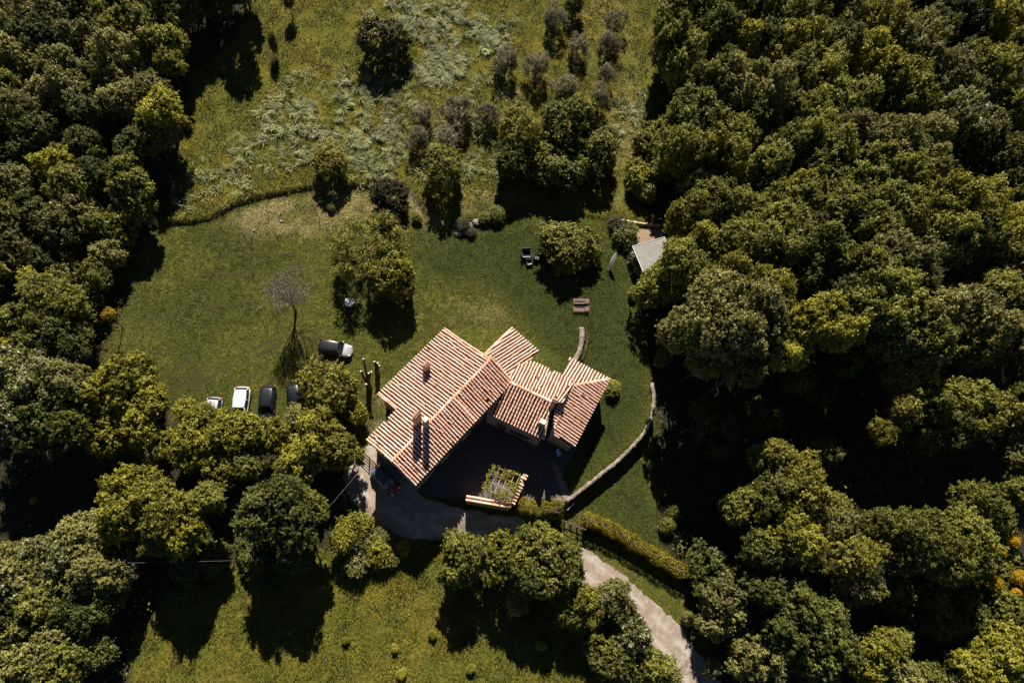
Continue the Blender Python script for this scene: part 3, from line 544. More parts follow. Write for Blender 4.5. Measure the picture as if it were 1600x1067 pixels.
T_(936, 238, 33, 5.5, 'g', 'green tree at right of the big dark-centred tree', 'M')
T_(800, 250, 26, 5.5, 'd', 'low dark green tree under the orange-bronze tree', 'M')
T_(880, 270, 34, 5, 'd', 'shaded dark green tree under the big dark-centred tree', 'M')
T_(610, 306, 29, 4, 'k', 'near-black evergreen bush above the large bronze tree', 'F', name='shrub', cat='shrub')
T_(514, 607, 43, 6.5, 'b', 'yellow-bronze dense tree beside the parked dark cars', 'F', asp=.9)
T_(556, 645, 19, 3.5, 'y', 'small yellow-green tree between bronze tree and farmhouse', 'S')
T_(463, 655, 20, 3.2, 'o', 'small grey-green tree in front of the navy car', 'S')
# olives
for k, (px, py, r, h, lab) in enumerate([(868,30,20,4,'olive tree at the top, upper left of the olive grove'), (903,73,16,3.4,'small olive tree left of the twin right-hand olives'), (963,36,16,3.6,'topmost olive tree of the right-hand row'), (952,68,17,3.4,'second olive tree down the right-hand row'),
    (948,116,14,3.6,'narrow third olive tree down the right-hand row'), (790,96,19,4,'olive tree with long shadow, leftmost of the upper grove'), (838,104,21,4.2,'olive tree with long shadow beside the leftmost upper olive'), (885,136,21,3.2,'pale olive tree touching the big green tree'), (938,152,16,4,'lowest olive tree of the right-hand row'),
    (659,181,17,3,'leftmost olive bush of the lower cluster'), (716,174,23,4,'largest olive bush of the lower cluster'), (762,181,19,3.6,'rightmost olive bush of the lower cluster'), (653,217,18,3.2,'lower left olive bush above the dense round tree'), (704,214,20,3.2,'lower middle olive bush above the dense round tree')]):
    T_(px, py, r, h, 'v', 'silver-grey '+lab, 'O', 'olive trees of the upper grove', 'olive_tree', asp=1.05)
T_(897, 6, 17, 4, 'd', 'dark green tree beside the topmost left olive', 'S')
# trees beside the drive
for (px, py, r, h, m, lab) in [(729,868,35,7,'g','round green tree left end of the drive clump'), (719,888,26,6,'g','lower left tree of the drive clump'), (796,868,38,7.5,'y','yellow-green tree in the middle of the drive clump'), (847,858,38,8,'g','green tree at top of the drive clump'), (881,882,34,7.5,'g','green tree touching the sunny gravel'),
    (847,902,36,7.5,'g','green tree at the centre of the drive clump'), (816,900,28,7,'d','shaded tree low in the drive clump'), (808,940,18,4,'g','small pale tuft-like tree in the clump shadow'), (910,938,28,6,'y','light green tree left below the drive bend'), (892,958,24,5,'g','small green tree at the shadow edge by the drive'),
    (957,930,26,6,'o','light green tree pressing against the gravel drive'), (965,956,24,5,'g','green tree beside the gravel drive, lower one'), (985,996,34,5.5,'p','white-flowering tree beside the lower gravel drive'), (958,1030,36,5,'g','green tree below the white-flowering tree'), (1010,1038,28,4,'g','green bushy tree between white-flowering tree and drive'), (1040,1050,22,3,'o','grey-green bush at the drive edge, bottom of photo')]:
    T_(px, py, r, h, m, lab, None, 'trees along the gravel drive')
for (px, py, r, h, m, lab) in [(562,846,24,2.6,'o','olive-green bush, upper one of the three left of the drive shadow'), (588,862,24,2.4,'y','widest yellow-green bush left of the drive shadow'), (560,880,20,2.2,'o','lowest olive-green bush left of the drive shadow'), (600,836,15,2,'o','bush touching the upper corner of the drive shadow'), (555,828,26,3.5,'y','yellow-green bush above the sprawling bush'), (535,842,20,4,'y','small bush between dark tree and sprawling bush'), (612,872,12,1.3,'o','tuft of scrub just right of the widest bush'), (628,856,12,1.5,'y','low yellow-green bush below the drive shadow'), (708,846,14,1.6,'o','low bush under the sunny gravel triangle'),
    (517,325,6,.9,'d','tiny dark bush beside the bronze small tree'), (651,341,8,1.1,'g','small round bush below the evergreen bush'), (778,309,5,.8,'d','tiny dark bush on the dry bank'), (776,333,12,1.3,'d','round dark bush at right end of the rocks'), (758,340,10,1.0,'g','low bush between the rocks and round bush'), (722,352,11,.9,'k','dark heathery bush at left end of the rocks'), (735,362,9,.8,'k','dark low bush just below the rocks'),
    (958,606,12,1.6,'g','clipped round bush at the corner of the eastern roof'), (976,366,20,1.8,'d','dark green bush between canopy and straw bed'), (965,352,15,1.6,'k','near-black bush at left end of the edging beam'), (985,385,10,1.4,'k','dark bush at the corner of the grey canopy'), (1055,800,11,1.6,'g','small bush in the shade at the right lawn edge'), (1036,560,14,3,'d','dark bush against the right lawn edge'), (1042,820,12,1.5,'g','low bush beside the hedge end in shade'), (1075,965,10,1.8,'o','small bush where the drive meets shade'), (1110,1045,14,2.2,'o','small bush in the middle of the lower drive shade')]:
    T_(px, py, r, h, m, lab, 'S', 'bushes around the garden', 'bush', 'bush')
for k, (px, py, r) in enumerate([(627, 1052, 8), (676, 992, 7), (617, 1012, 6), (845, 1008, 8), (540, 1000, 6), (455, 985, 6), (735, 1045, 7)]):
    T_(px, py, r, .8, 'y', 'bright green weed clump in the lower field, %s from the left' % ['fourth', 'fifth', 'third', 'seventh', 'second', 'first', 'sixth'][k], 'S', 'weed clumps in the lower field', 'weed_clump', 'plant')
for (px, py, r, h, lab) in [(993,402,11,1.8,'white-blossomed shrub at the canopy corner'), (999,424,9,1.6,'white-blossomed shrub just below the canopy'), (990,456,8,1.4,'lowest white-blossomed shrub on the lawn edge')]:
    T_(px, py, r, h, 'w', lab, 'S', 'white blossomed shrubs', 'shrub', 'shrub')
for (px, py, r, h, lab) in [(170,492,10,4.5,'bright yellow broom at the left lawn edge'), (1584,843,10,5.2,'yellow broom high at the right edge of the photo'), (1560,860,10,5.2,'yellow broom left of the highest right-edge broom'), (1592,903,11,5.2,'orange-yellow broom touching the right edge of photo'), (1556,911,10,5.0,'yellow broom below the feathery right trees'), (1588,926,7,4.8,'small yellow broom below the right-edge one'), (1422,927,9,2.5,'dim yellow broom in the deep right shade'), (1437,962,8,2.2,'lower dim yellow broom in the right shade'), (1520,925,9,2.5,'dim yellow broom left of the lit ones'), (52,782,5,1.5,'tiny yellow broom in the left deep shade')]:
    T_(px, py, r, h, 'f', lab, 'S', 'yellow broom bushes', 'broom', 'bush')

# ------------------------------------------------------------------ farmhouse
class Plane:
    """a roof plane through three world points"""
    def __init__(s, a, b, c):
        n = np.cross(np.subtract(b, a), np.subtract(c, a)); n = n/np.linalg.norm(n)
        if n[2] < 0: n = -n
        s.n = n; s.a = np.array(a, float)
        g = -n[:2]/n[2]; s.g = g                      # gradient of z
        s.down = -g/np.linalg.norm(g); s.side = np.array([-s.down[1], s.down[0]])
    def z(s, x, y): return s.a[2]-(s.n[0]*(x-s.a[0])+s.n[1]*(y-s.a[1]))/s.n[2]
PITCH = .36; TL = .44
def halftube(mb, tones, rnds, p0, p1, side, up, r0, r1, mi, tone, rnd, n=6, inv=False, hgt=1.0):
    b = len(mb.v); sg = -1 if inv else 1
    for p, r in ((p0, r0), (p1, r1)):
        for k in range(n+1):
            a = math.pi*k/n; mb.v.append(tuple(p+side*(math.cos(a)*r)+up*(math.sin(a)*r*hgt*sg)))
    for k in range(n): mb.f.append((b+k, b+k+1, b+n+2+k, b+n+1+k)); mb.m.append(mi); tones.append(tone); rnds.append(rnd)
    if not inv: mb.f.append(tuple(b+n+1+k for k in range(n+1))); mb.m.append(mi); tones.append(tone*.6); rnds.append(rnd)
def clip_row(P2, s0, pl):
    """interval(s) along the downslope direction where the row at offset s0 lies inside the outline"""
    S = P2 @ pl.side; T = P2 @ pl.down; hits = []
    for i in range(len(P2)):
        j = (i+1) % len(P2)
        if (S[i] > s0) != (S[j] > s0): hits.append(T[i]+(T[j]-T[i])*(s0-S[i])/(S[j]-S[i]))
    hits.sort(); return list(zip(hits[::2], hits[1::2]))
def roof_plane(parent, poly3, name='roof', seed=0, bias=0.0, th=.14, label=None):
    poly3 = np.array(poly3, float); pl = Plane(*poly3[:3]); rg = random.Random(seed); mb = MB(); tn = []; rn = []
    P2 = poly3[:, :2]; D3 = np.array([pl.down[0], pl.down[1], pl.g @ pl.down]); L = np.linalg.norm(D3); D3 /= L
    up = np.array(pl.n); side = np.array([pl.side[0], pl.side[1], pl.g @ pl.side]); smin = (P2 @ pl.side).min(); smax = (P2 @ pl.side).max()
    # boards under the tiles
    top = [Vector((x, y, pl.z(x, y)-.07)) for x, y in P2]; bot = [v-Vector((0, 0, th)) for v in top]; nv = len(P2)
    area = sum(P2[i][0]*P2[(i+1) % nv][1]-P2[(i+1) % nv][0]*P2[i][1] for i in range(nv))
    if area < 0: top.reverse(); bot.reverse()
    mb.v += [tuple(v) for v in top]+[tuple(v) for v in bot]; fs = [tuple(range(nv)), tuple(range(nv, 2*nv))[::-1]]+[(i+nv, (i+1) % nv+nv, (i+1) % nv, i) for i in range(nv)]
    for f in fs: mb.f.append(f); mb.m.append(2); tn.append(.3); rn.append(.5)
    nrow = max(1, int(round((smax-smin)/PITCH))); st = (smax-smin)/nrow
    for i in range(nrow+1):
        for kind in (0, 1):       # 0 = channel, 1 = cover
            s0 = smin+st*(i+(.5 if kind == 0 else 0)); s0 = min(max(s0, smin+.06), smax-.06) if kind else s0
            if s0 > smax: continue
            wob = rg.uniform(0, 6)
            for t0, t1 in clip_row(P2, s0, pl):
                n = max(1, int(round((t1-t0)*L/TL))); h = (t1-t0)/n
                if (t1-t0) < .12: continue
                for k in range(n):
                    a = t0+h*k; b = a+h*1.12 if k < n-1 else a+h
                    ds = .018*math.sin(a*1.3+wob)+rg.gauss(0, .012)+(rg.gauss(0, .03) if rg.random() < .05 else 0)
                    def at(t, dz, d_): q = pl.down*t+pl.side*(s0+d_); return np.array([q[0], q[1], pl.z(q[0], q[1])])+up*dz
                    tone = min(1, max(0, rg.gauss(.52+bias, .13))); rnd = rg.random()
                    if kind: 
                        if rg.random() < .003: continue
                        halftube(mb, tn, rn, at(a, .035, ds), at(b, .060, ds), side, up, .088, .108, 0, tone, rnd, hgt=1.7)
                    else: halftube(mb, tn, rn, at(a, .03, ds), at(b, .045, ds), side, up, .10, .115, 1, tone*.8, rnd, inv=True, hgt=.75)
    me = bpy.data.meshes.new(name); me.from_pydata(mb.v, [], mb.f)
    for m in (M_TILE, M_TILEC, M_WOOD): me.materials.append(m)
    me.polygons.foreach_set('material_index', mb.m)
    for nm, arr in (('tone', tn), ('rnd', rn)): a = me.attributes.new(nm, 'FLOAT', 'FACE'); a.data.foreach_set('value', arr)
    me.update(); o = link(bpy.data.objects.new(name, me), parent); tag(o, label); return o, pl
def ridge(parent, a, b, r=.16, name='ridge_tile', seed=0, lift=.12, mort=.08):
    rg = random.Random(seed); a = np.array(a, float); b = np.array(b, float); d = b-a; L = np.linalg.norm(d); d /= L; n = max(1, int(L/.46)); mb = MB(); tn = []; rn = []
    up = np.array([0, 0, 1.]); side = np.cross(up, d); side /= np.linalg.norm(side); up = np.cross(d, side)
    for k in range(n):
        p = a+d*L*k/n+up*(lift-.09); q = a+d*L*(k+1.08)/n+up*(lift-.075); j = side*rg.gauss(0, .015)
        mi = 1 if rg.random() < mort else 0
        halftube(mb, tn, rn, p+j, q+j, side, up, r*.93, r, mi, min(1, max(0, rg.gauss(.0, .12))), rg.random()*.9, hgt=.75)
    me = bpy.data.meshes.new(name); me.from_pydata(mb.v, [], mb.f)
    for m in (M_TILE, M_MORT): me.materials.append(m)
    me.polygons.foreach_set('material_index', mb.m)
    for nm, arr in (('tone', tn), ('rnd', rn)): at = me.attributes.new(nm, 'FLOAT', 'FACE'); at.data.foreach_set('value', arr)
    me.update(); return link(bpy.data.objects.new(name, me), parent)
def walls(parent, foot, topz, mat=None, zb=None, label=None):
    mb = MB(); n = len(foot)
    for i in range(n):
        a = foot[i]; b = foot[(i+1) % n]
        za = zb if zb is not None else float(gz(*a))-.4; zc = zb if zb is not None else float(gz(*b))-.4
        mb.add([(a[0], a[1], za), (b[0], b[1], zc), (b[0], b[1], topz(*b)), (a[0], a[1], topz(*a))], [(0, 1, 2, 3)])
    return mb.build('wall', mat or M_MASON, parent, label=label)
def opening(parent, p, d, z, w_, h_, kind='window'):
    """p wall point, d unit direction along wall, outward normal is d turned clockwise"""
    d = np.array(d)/np.linalg.norm(d); nrm = np.array([d[1], -d[0]]); rz = math.atan2(d[1], d[0]); zb = z+h_/2
    q = np.array(p)+nrm*.03; f = MB()
    for s in (-1, 1): f.box((*(q+d*s*(w_/2+.05)), zb), (.1, .12, h_+.2), rz)
    f.box((*q, z+h_+.05), (w_, .12, .1), rz); f.box((*q, z-.04), (w_+.3 if kind == 'window' else w_, .24, .08), rz)
    o = f.build(kind, M_CAP, parent)
    if kind == 'window':
        MB().box((*q, zb), (w_, .04, h_), rz).build('pane', M_PANE, o)
        for s in (-1, 1): MB().box((*(q+d*s*(w_*.75+.12)+nrm*.05), zb), (w_*.5, .05, h_), rz).build('shutter', M_SHUT, o)
    else:
        MB().box((*q, zb), (w_, .06, h_), rz).build('door_leaf', M_SHUT, o); MB().box((*(q+d*w_*.38+nrm*.06), z+1.05), (.05, .08, .14), rz).build('handle', M_METAL, o)
    return o
def chimney(parent, px, py, hbase, dims, hgt, rz, mat=M_BRICK, cap='tiles', name='chimney', label=None):
    """px,py = photo pixel of its top"""
    p = un0(px, py, hbase+hgt); mb = MB(); z0 = hbase-.5
    mb.box((p[0], p[1], z0+(hgt+.5)/2), (dims[0], dims[1], hgt+.5), rz)
    mb.box((p[0], p[1], hbase+hgt+.06), (dims[0]+.08, dims[1]+.08, .10), rz, 0)
    c, s = math.cos(rz), math.sin(rz)
    for a, b in ((-1, -1), (1, -1), (1, 1), (-1, 1)):
        x = a*(dims[0]/2-.06); y = b*(dims[1]/2-.06); mb.box((p[0]+x*c-y*s, p[1]+x*s+y*c, hbase+hgt+.24), (.12, .12, .26), rz)
    o = mb.build(name, [mat, M_MORT], parent, label=label)
    cp = MB()
    if cap == 'tiles':
        for sgn in (-1, 1): cp.box((p[0]-s*sgn*dims[1]*.27, p[1]+c*sgn*dims[1]*.27, hbase+hgt+.46), (dims[0]+.08, dims[1]*.6, .05), rz, 0, rx=-sgn*.42)
        cp.tube([(p[0]-c*(dims[0]/2+.05), p[1]-s*(dims[0]/2+.05), hbase+hgt+.53), (p[0]+c*(dims[0]/2+.05), p[1]+s*(dims[0]/2+.05), hbase+hgt+.53)], .05, 8)
        cp.build('chimney_cap', M_TILEP, o)
    else:
        cp.box((p[0], p[1], hbase+hgt+.42), (dims[0]+.06, dims[1]+.06, .07), rz); cp.build('chimney_cap', M_MORT, o)
    return o
M_TILEP = simple('cap_tile', (.36, .20, .14), (.22, .12, .08), 7, .9)

HX = un0(690, 640, 6)
house = empty('farmhouse', (0, 0, 0), label='old stone farmhouse with terracotta tiled roofs in the middle of the lawn', cat='house')
AZ = math.radians(46.8); U = np.array([math.cos(AZ), math.sin(AZ)]); Vv = np.array([-U[1], U[0]])
HR, HSE, HNW = 7.7, 6.5, 5.95
R0 = un0(612, 721, HR); RL = 14.9
def A(u, v): return R0+U*u+Vv*v
def loc(px, py, h): q = un0(px, py, h)-R0; return q @ U, q @ Vv
vSE = np.mean([loc(650, 760, HSE)[1], loc(795, 600, HSE)[1]]); vNW = loc(575, 687, HNW)[1]
uN = loc(765, 568, HR)[0]; sl_nw = (HR-HNW)/vNW
vLong = 6.9
for _ in range(6):
    zl = HR-sl_nw*vLong; vLong = np.mean([loc(592, 618, zl)[1], loc(697, 508, zl)[1]]); sl_nw = min((HR-HNW)/vNW, .37)
zl = HR-sl_nw*vLong; uNotch = loc(592, 618, zl)[0]; uTopN = loc(697, 508, zl)[0]
uS = loc(703, 617, HR)[0]
print('house local', 'vSE', vSE, 'vNW', vNW, 'vLong', vLong, 'zl', zl, 'uN', uN, 'uTopN', uTopN, 'uNotch', uNotch, 'uStep', uS, 'slopes', sl_nw, (HR-HSE)/-vSE)
uN = (uN+uTopN)/2
def zA(u, v): return HR-(sl_nw*v if v > 0 else (HR-HSE)/-vSE*-v)
def p3(u, v, dz=0): q = A(u, v); return (q[0], q[1], zA(u, v)+dz)
rNW, plNW = roof_plane(house, [p3(0, 0), p3(uN, 0), p3(uN, vLong), p3(uNotch, vLong), p3(uNotch+.1, vNW), p3(0, vNW)], seed=1, bias=.22)
# the south-east slope is laid in two fields that meet with a small step
rS1, _ = roof_plane(house, [p3(0, 0, .10), p3(uS, 0, .10), p3(uS, vSE, .10), p3(0, vSE, .10)], seed=2, bias=.12)
rS2, plSE = roof_plane(house, [p3(uS+.02, 0, -.03), p3(uN+.45, 0, -.03), p3(uN+.05, vSE, -.03), p3(uS+.02, vSE, -.03)], seed=3, bias=.02)
ridge(rNW, (*A(-.05, 0), HR+.08), (*A(uS, 0), HR+.08), seed=4, mort=.1); ridge(rS2, (*A(uS, 0), HR-.02), (*A(uN+.3, 0), HR-.02), seed=5, mort=.25)
for (u0, v0, u1, v1, sd) in [(0, 0, 0, vNW, 6), (0, vSE, 0, 0, 7), (uNotch, vNW+.1, uNotch, vLong, 8), (uN, vLong, uN, 0, 9), (uN+.42, 0, uN+.05, vSE, 10)]:
    ridge(rNW if v1 > .1 or v0 > .1 else rS1, np.array(p3(u0+.07*(1 if u0 < 5 else -1), v0, .06)), np.array(p3(u1+.07*(1 if u0 < 5 else -1), v1, .06)), .15, 'verge_tile', sd, .05, .12)
ov = .38
foot = [A(ov, vSE+ov), A(uN-ov, vSE+ov), A(uN-ov, 0), A(uN-ov, vLong-ov), A(uNotch+ov, vLong-ov), A(uNotch+ov, vNW-ov), A(ov, vNW-ov), A(ov, 0)]
def zf(x, y): q = np.array([x, y])-R0; return zA(q @ U, q @ Vv)-.17
wA = walls(house, foot, zf)
for u, z, k in [(2.2, 3.4, 'window'), (5.2, 3.4, 'window'), (8.4, 3.4, 'window'), (11.2, 3.4, 'window'), (3.6, 0, 'door'), (9.6, 0, 'door'), (6.6, .9, 'window')]: opening(house, A(u, vSE+ov), U, z, 1.0 if k == 'door' else .9, 2.1 if k == 'door' else 1.15, k)
for v, z in [(-1.3, 3.2), (1.8, 3.2)]: opening(house, A(ov, v), -Vv, z, .8, 1.1)
opening(house, A(ov, .6), -Vv, 0, 1.1, 2.1, 'door')
for u in (7.5, 10.5): opening(house, A(u+1, vLong-ov), -U, 1.1, .9, 1.2)
# wing B, lean-to roof falling to the north-east
BZ0, BZ1 = 6.0, 4.6
b1 = un0(800, 513.6, BZ1); b2 = un0(842, 549, BZ1); b3 = un0(793, 597, BZ0); b4 = un0(757, 554, BZ0)
rB, plB = roof_plane(house, [(*b4, BZ0), (*b3, BZ0), (*b2, BZ1), (*b1, BZ1)], seed=11, bias=.30)
ridge(rB, (*(b4+(b1-b4)*.01), plB.z(*b4)+.05), (*b1, plB.z(*b1)+.05), .16, 'verge_tile', 12, .05)
def inset(P, d):
    c = np.mean(P, 0); return [q+(c-q)/np.linalg.norm(c-q)*d for q in P]
walls(house, inset([b4, b3, b2, b1], .4), lambda x, y: plB.z(x, y)-.17)
opening(house, (b1+b2)/2+(b4-b1)/np.linalg.norm(b4-b1)*.34, (b2-b1)*-1, .9, 1.0, 1.1)
# brick band of the gable rising over wing B
MB().add([(*A(uN+.12, .1), HR-1.6), (*A(uN+.12, vSE*.95), 5.3), (*A(uN+.12, vSE*.95), zA(0, vSE*.95)-.2), (*A(uN+.12, .1), HR-.25)], [(0, 1, 2, 3)]).build('gable_brickwork', M_BRICK, house)
# wing C, gabled
CR, CS, CN = 6.55, 5.15, 5.3
c1 = un0(793, 596, CR); c2 = un0(862, 628, CR); dC = (c2-c1)/np.linalg.norm(c2-c1); nC = np.array([-dC[1], dC[0]])
cs2 = un0(850, 687, CS); vS = (cs2-c1) @ nC; lS = (cs2-c1) @ dC; lR = (c2-c1) @ dC
cn2 = un0(897, 595, CN); vN = (cn2-c1) @ nC; lN = (cn2-c1) @ dC; cn1 = un0(833, 562, CN); lN1 = (cn1-c1) @ dC; vN1 = (cn1-c1) @ nC
cne = un0(874, 640, 6.2)
print('C', 'vS', vS, 'lS', lS, 'lR', lR, 'vN', vN, 'lN', lN, 'lN1', lN1, vN1, (cne-c1) @ dC, (cne-c1) @ nC)
def C_(l, v, z): q = c1+dC*l+nC*v; return (q[0], q[1], z)
slS = (CR-CS)/-vS; slN = (CR-CN)/vN
rCs, plCS = roof_plane(house, [C_(-1.6, 0, CR), C_(lR, 0, CR), C_(lS, vS, CS), C_(-1.6, vS, CS)], seed=13, bias=-.12)
ln2 = (cne-c1) @ dC
rCn, plCN = roof_plane(house, [C_(0, 0, CR), C_(lR, 0, CR), C_(lN, vN, CN), C_(lN1, vN, CN), C_(lN1-1.4, vN*.62, CR-slN*vN*.62)], seed=14, bias=.08)
# the little eastern field that runs past the ridge end
rC3, _ = roof_plane(house, [C_(lR+.02, .02, CR), C_(ln2, .45, CR-.2), C_(lN+.02, vN*.98, CN)], seed=15, bias=.08)
ridge(rCn, (*C_(0, 0, 0)[:2], CR+.04), (*C_(lR, 0, 0)[:2], CR+.04), .19, seed=16, mort=.3)
ridge(rCs, C_(lR-.05, -.05, CR+.02), C_(lS-.05, vS, CS+.02), .14, 'verge_tile', 17, .05)
fC = [c1+dC*-.6+nC*(vS+.35), c1+dC*(lS-.3)+nC*(vS+.35), c1+dC*(lR-.2), c1+dC*(lN-.35)+nC*(vN-.35), c1+dC*(lN1)+nC*(vN-.35), c1+dC*-.6+nC*.4]
def zc(x, y): v = (np.array([x, y])-c1) @ nC; return CR-(slN*v if v > 0 else slS*-v)-.17
walls(house, fC, zc)
for l, z, k in [(1.4, 0, 'door'), (3.6, 1.0, 'window')]: opening(house, c1+dC*l+nC*(vS+.35), dC, z, 1.0, 2.1 if k == 'door' else 1.1, k)
# wing D, the lower eastern roofs
DT, DE = 5.15, 4.15
d1 = un0(890.5, 559.6, 4.25); d2 = un0(952.4, 592.4, DE); dh = un0(894.7, 603, DT); dse = un0(897, 698.7, DE); dsw = un0(861, 677, DT); d5 = un0(876, 597, DT)
e1 = (dse-d2)/np.linalg.norm(dse-d2); n1 = np.array([e1[1], -e1[0]])
rD1, plD = roof_plane(house, [(*d2, DE), (*dse, DE), (*dsw, DT), (*un0(865, 640, DT), DT), (*dh, DT)], seed=18, bias=.1)
zt = lambda q: plD.z(*q)
rD2, plD2 = roof_plane(house, [(*dh, zt(dh)), (*d2, DE+.02), (*d1, 4.25), (*d5, 5.1)], seed=19, bias=.18)
ridge(rD1, (*dh, zt(dh)+.08), (*d2, DE+.08), .16, 'hip_tile', 20, .06); ridge(rD1, (*dh, zt(dh)+.06), (*dsw, zt(dsw)+.06), .15, 'verge_tile', 21, .05)
print('D', [np.round(q, 2) for q in (d1, d2, dh, dse, dsw, d5)], 'down', plD.down, plD2.down)
fD = inset([d1, d2, dse, dsw, d5], .42)
walls(house, fD, lambda x, y: min(plD.z(x, y), plD2.z(x, y))-.2)
m = (np.array(fD[1])+np.array(fD[2]))/2; opening(house, m, np.array(fD[1])-np.array(fD[2]), 1.0, .8, .9)
# chimneys
rzc = AZ
def hA(px, py, hg):
    h = 6.5
    for _ in range(6): q = un0(px, py, h+hg)-R0; h = zA(q @ U, q @ Vv)
    return h
chimney(rNW, 666, 571, hA(666, 569, 1.4), (.65, .5), 1.4, rzc, M_BRICK, label='squat chimney on the long north-west slope')
chimney(rNW, 651, 649, hA(651, 649, 2.9), (.85, .42), 2.9, rzc+.05, M_BRICK, label='tall broad chimney beside the ridge')
chimney(rS1, 665, 656, hA(665, 656, 2.5), (.5, .45), 2.5, rzc, M_MASON, cap='slab', label='slimmer stone chimney just past the ridge')
chimney(rCs, 866, 627, 5.8, (.5, .4), 2.5, math.atan2(dC[1], dC[0]), M_BRICK, label='tall brick chimney at the ridge end of the middle roof')
chimney(rCs, 847.5, 660, 5.3, (.62, .45), 1.2, math.atan2(dC[1], dC[0]), M_MASON, cap='slab', label='small chimney with a white slab near the courtyard eave')
# satellite-like white patch: mortar flashing where wing B meets the gable
mb = MB(); q = un0(777, 571, 6.0); mb.box((q[0], q[1], 5.86), (.5, .9, .16), AZ, ry=.25); mb.box((q[0]+.3, q[1]-.7, 5.8), (.3, .7, .12), AZ+.4, ry=.2); mb.build('mortar_flashing', M_MORT, rB)
# gutter
mb = MB(); mb.tube([C_(lN-.1, vN+.05, CN-.12), (*(d5+(d1-d5)*.35), 4.9)], .05, 6); mb.build('drain_pipe', M_METAL, house)

# ------------------------------------------------------------------ stone walls
def ribbon_wall(name, pts, wd, top, zb, label, cat='wall', capmat=M_CAP, bodymat=M_MASON, capw=.1, flat=None):
    """pts photo pixels of the top centre line; top(x,y) gives the absolute top height"""
    P = []
    for px, py in pts:
        h = 0.3
        for _ in range(5): q = un0(px, py, h); h = .5*h+.5*top(*q)
        P.append(un0(px, py, h))
    P = np.array(P); S = np.r_[0, np.cumsum(np.linalg.norm(np.diff(P, axis=0), axis=1))]; n = max(2, int(S[-1]/.3)); t = np.linspace(0, S[-1], n)
    X = np.interp(t, S, P[:, 0]); Y = np.interp(t, S, P[:, 1]); k = np.ones(5)/5
    if n > 9: X[2:-2] = np.convolve(X, k, 'valid'); Y[2:-2] = np.convolve(Y, k, 'valid')
    dx, dy = np.gradient(X), np.gradient(Y); L = np.hypot(dx, dy); nx2, ny2 = -dy/L, dx/L
    root = None
    for part, w0, za, zc_, mat, rough in (('wall_body', wd, None, -.07, bodymat, .02), ('coping', wd+capw, -.07, 0, capmat, .05)):
        V = []; R = np.random.default_rng(len(pts))
        for i in range(n):
            T = top(X[i], Y[i])+R.normal(0, .015); b = (float(gz(X[i], Y[i]))-.7 if za is None else T+za)
            if za is None: b = min(b, float(gz(X[i]+nx2[i]*.8, Y[i]+ny2[i]*.8))-.3, float(gz(X[i]-nx2[i]*.8, Y[i]-ny2[i]*.8))-.3)
            for s, zz in ((-1, b), (-1, T+zc_), (1, T+zc_), (1, b)):
                w1 = (w0/2+R.normal(0, rough)); V.append((X[i]+nx2[i]*s*w1, Y[i]+ny2[i]*s*w1, zz))
        Q = []
        for i in range(n-1):
            a = 4*i
            Q += [(a, a+4, a+5, a+1), (a+1, a+5, a+6, a+2), (a+2, a+6, a+7, a+3), (a+3, a+7, a+4, a)]
        Q += [(0, 1, 2, 3), (4*n-1, 4*n-2, 4*n-3, 4*n-4)]
        if part == 'wall_body': root = link(bpy.data.objects.new(name, npmesh(name, V, Q, [mat]))); tag(root, label, cat)
        else: link(bpy.data.objects.new(part, npmesh(part, V, Q, [mat])), root)
    return root
def hi_side(x, y): return max(float(gz(x-.9, y+.5)), float(gz(x-1.3, y)), -.4)
ribbon_wall('garden_wall', [(885, 783), (905, 768), (925, 752), (945, 736), (962, 722), (980, 706), (996, 690), (1008, 674), (1017, 655), (1021, 638), (1022, 618), (1019, 598)], .32, lambda x, y: .38, None, 'long curved stone retaining wall below the eastern lawn')
ribbon_wall('low_wall', [(897, 566), (904, 553), (908, 540), (910, 526), (909, 511)], .55, lambda x, y: float(gz(x, y))+.45, None, 'short curved stone wall running north from the eastern roof', capw=.06)
ribbon_wall('edging_beam', [(959, 341), (985, 346), (1002, 349), (1033, 352)], .24, lambda x, y: float(gz(x, y+.8))+.12, None, 'pale timber beam edging the straw coloured bed', 'beam', M_WOODP, M_WOODP, .0)
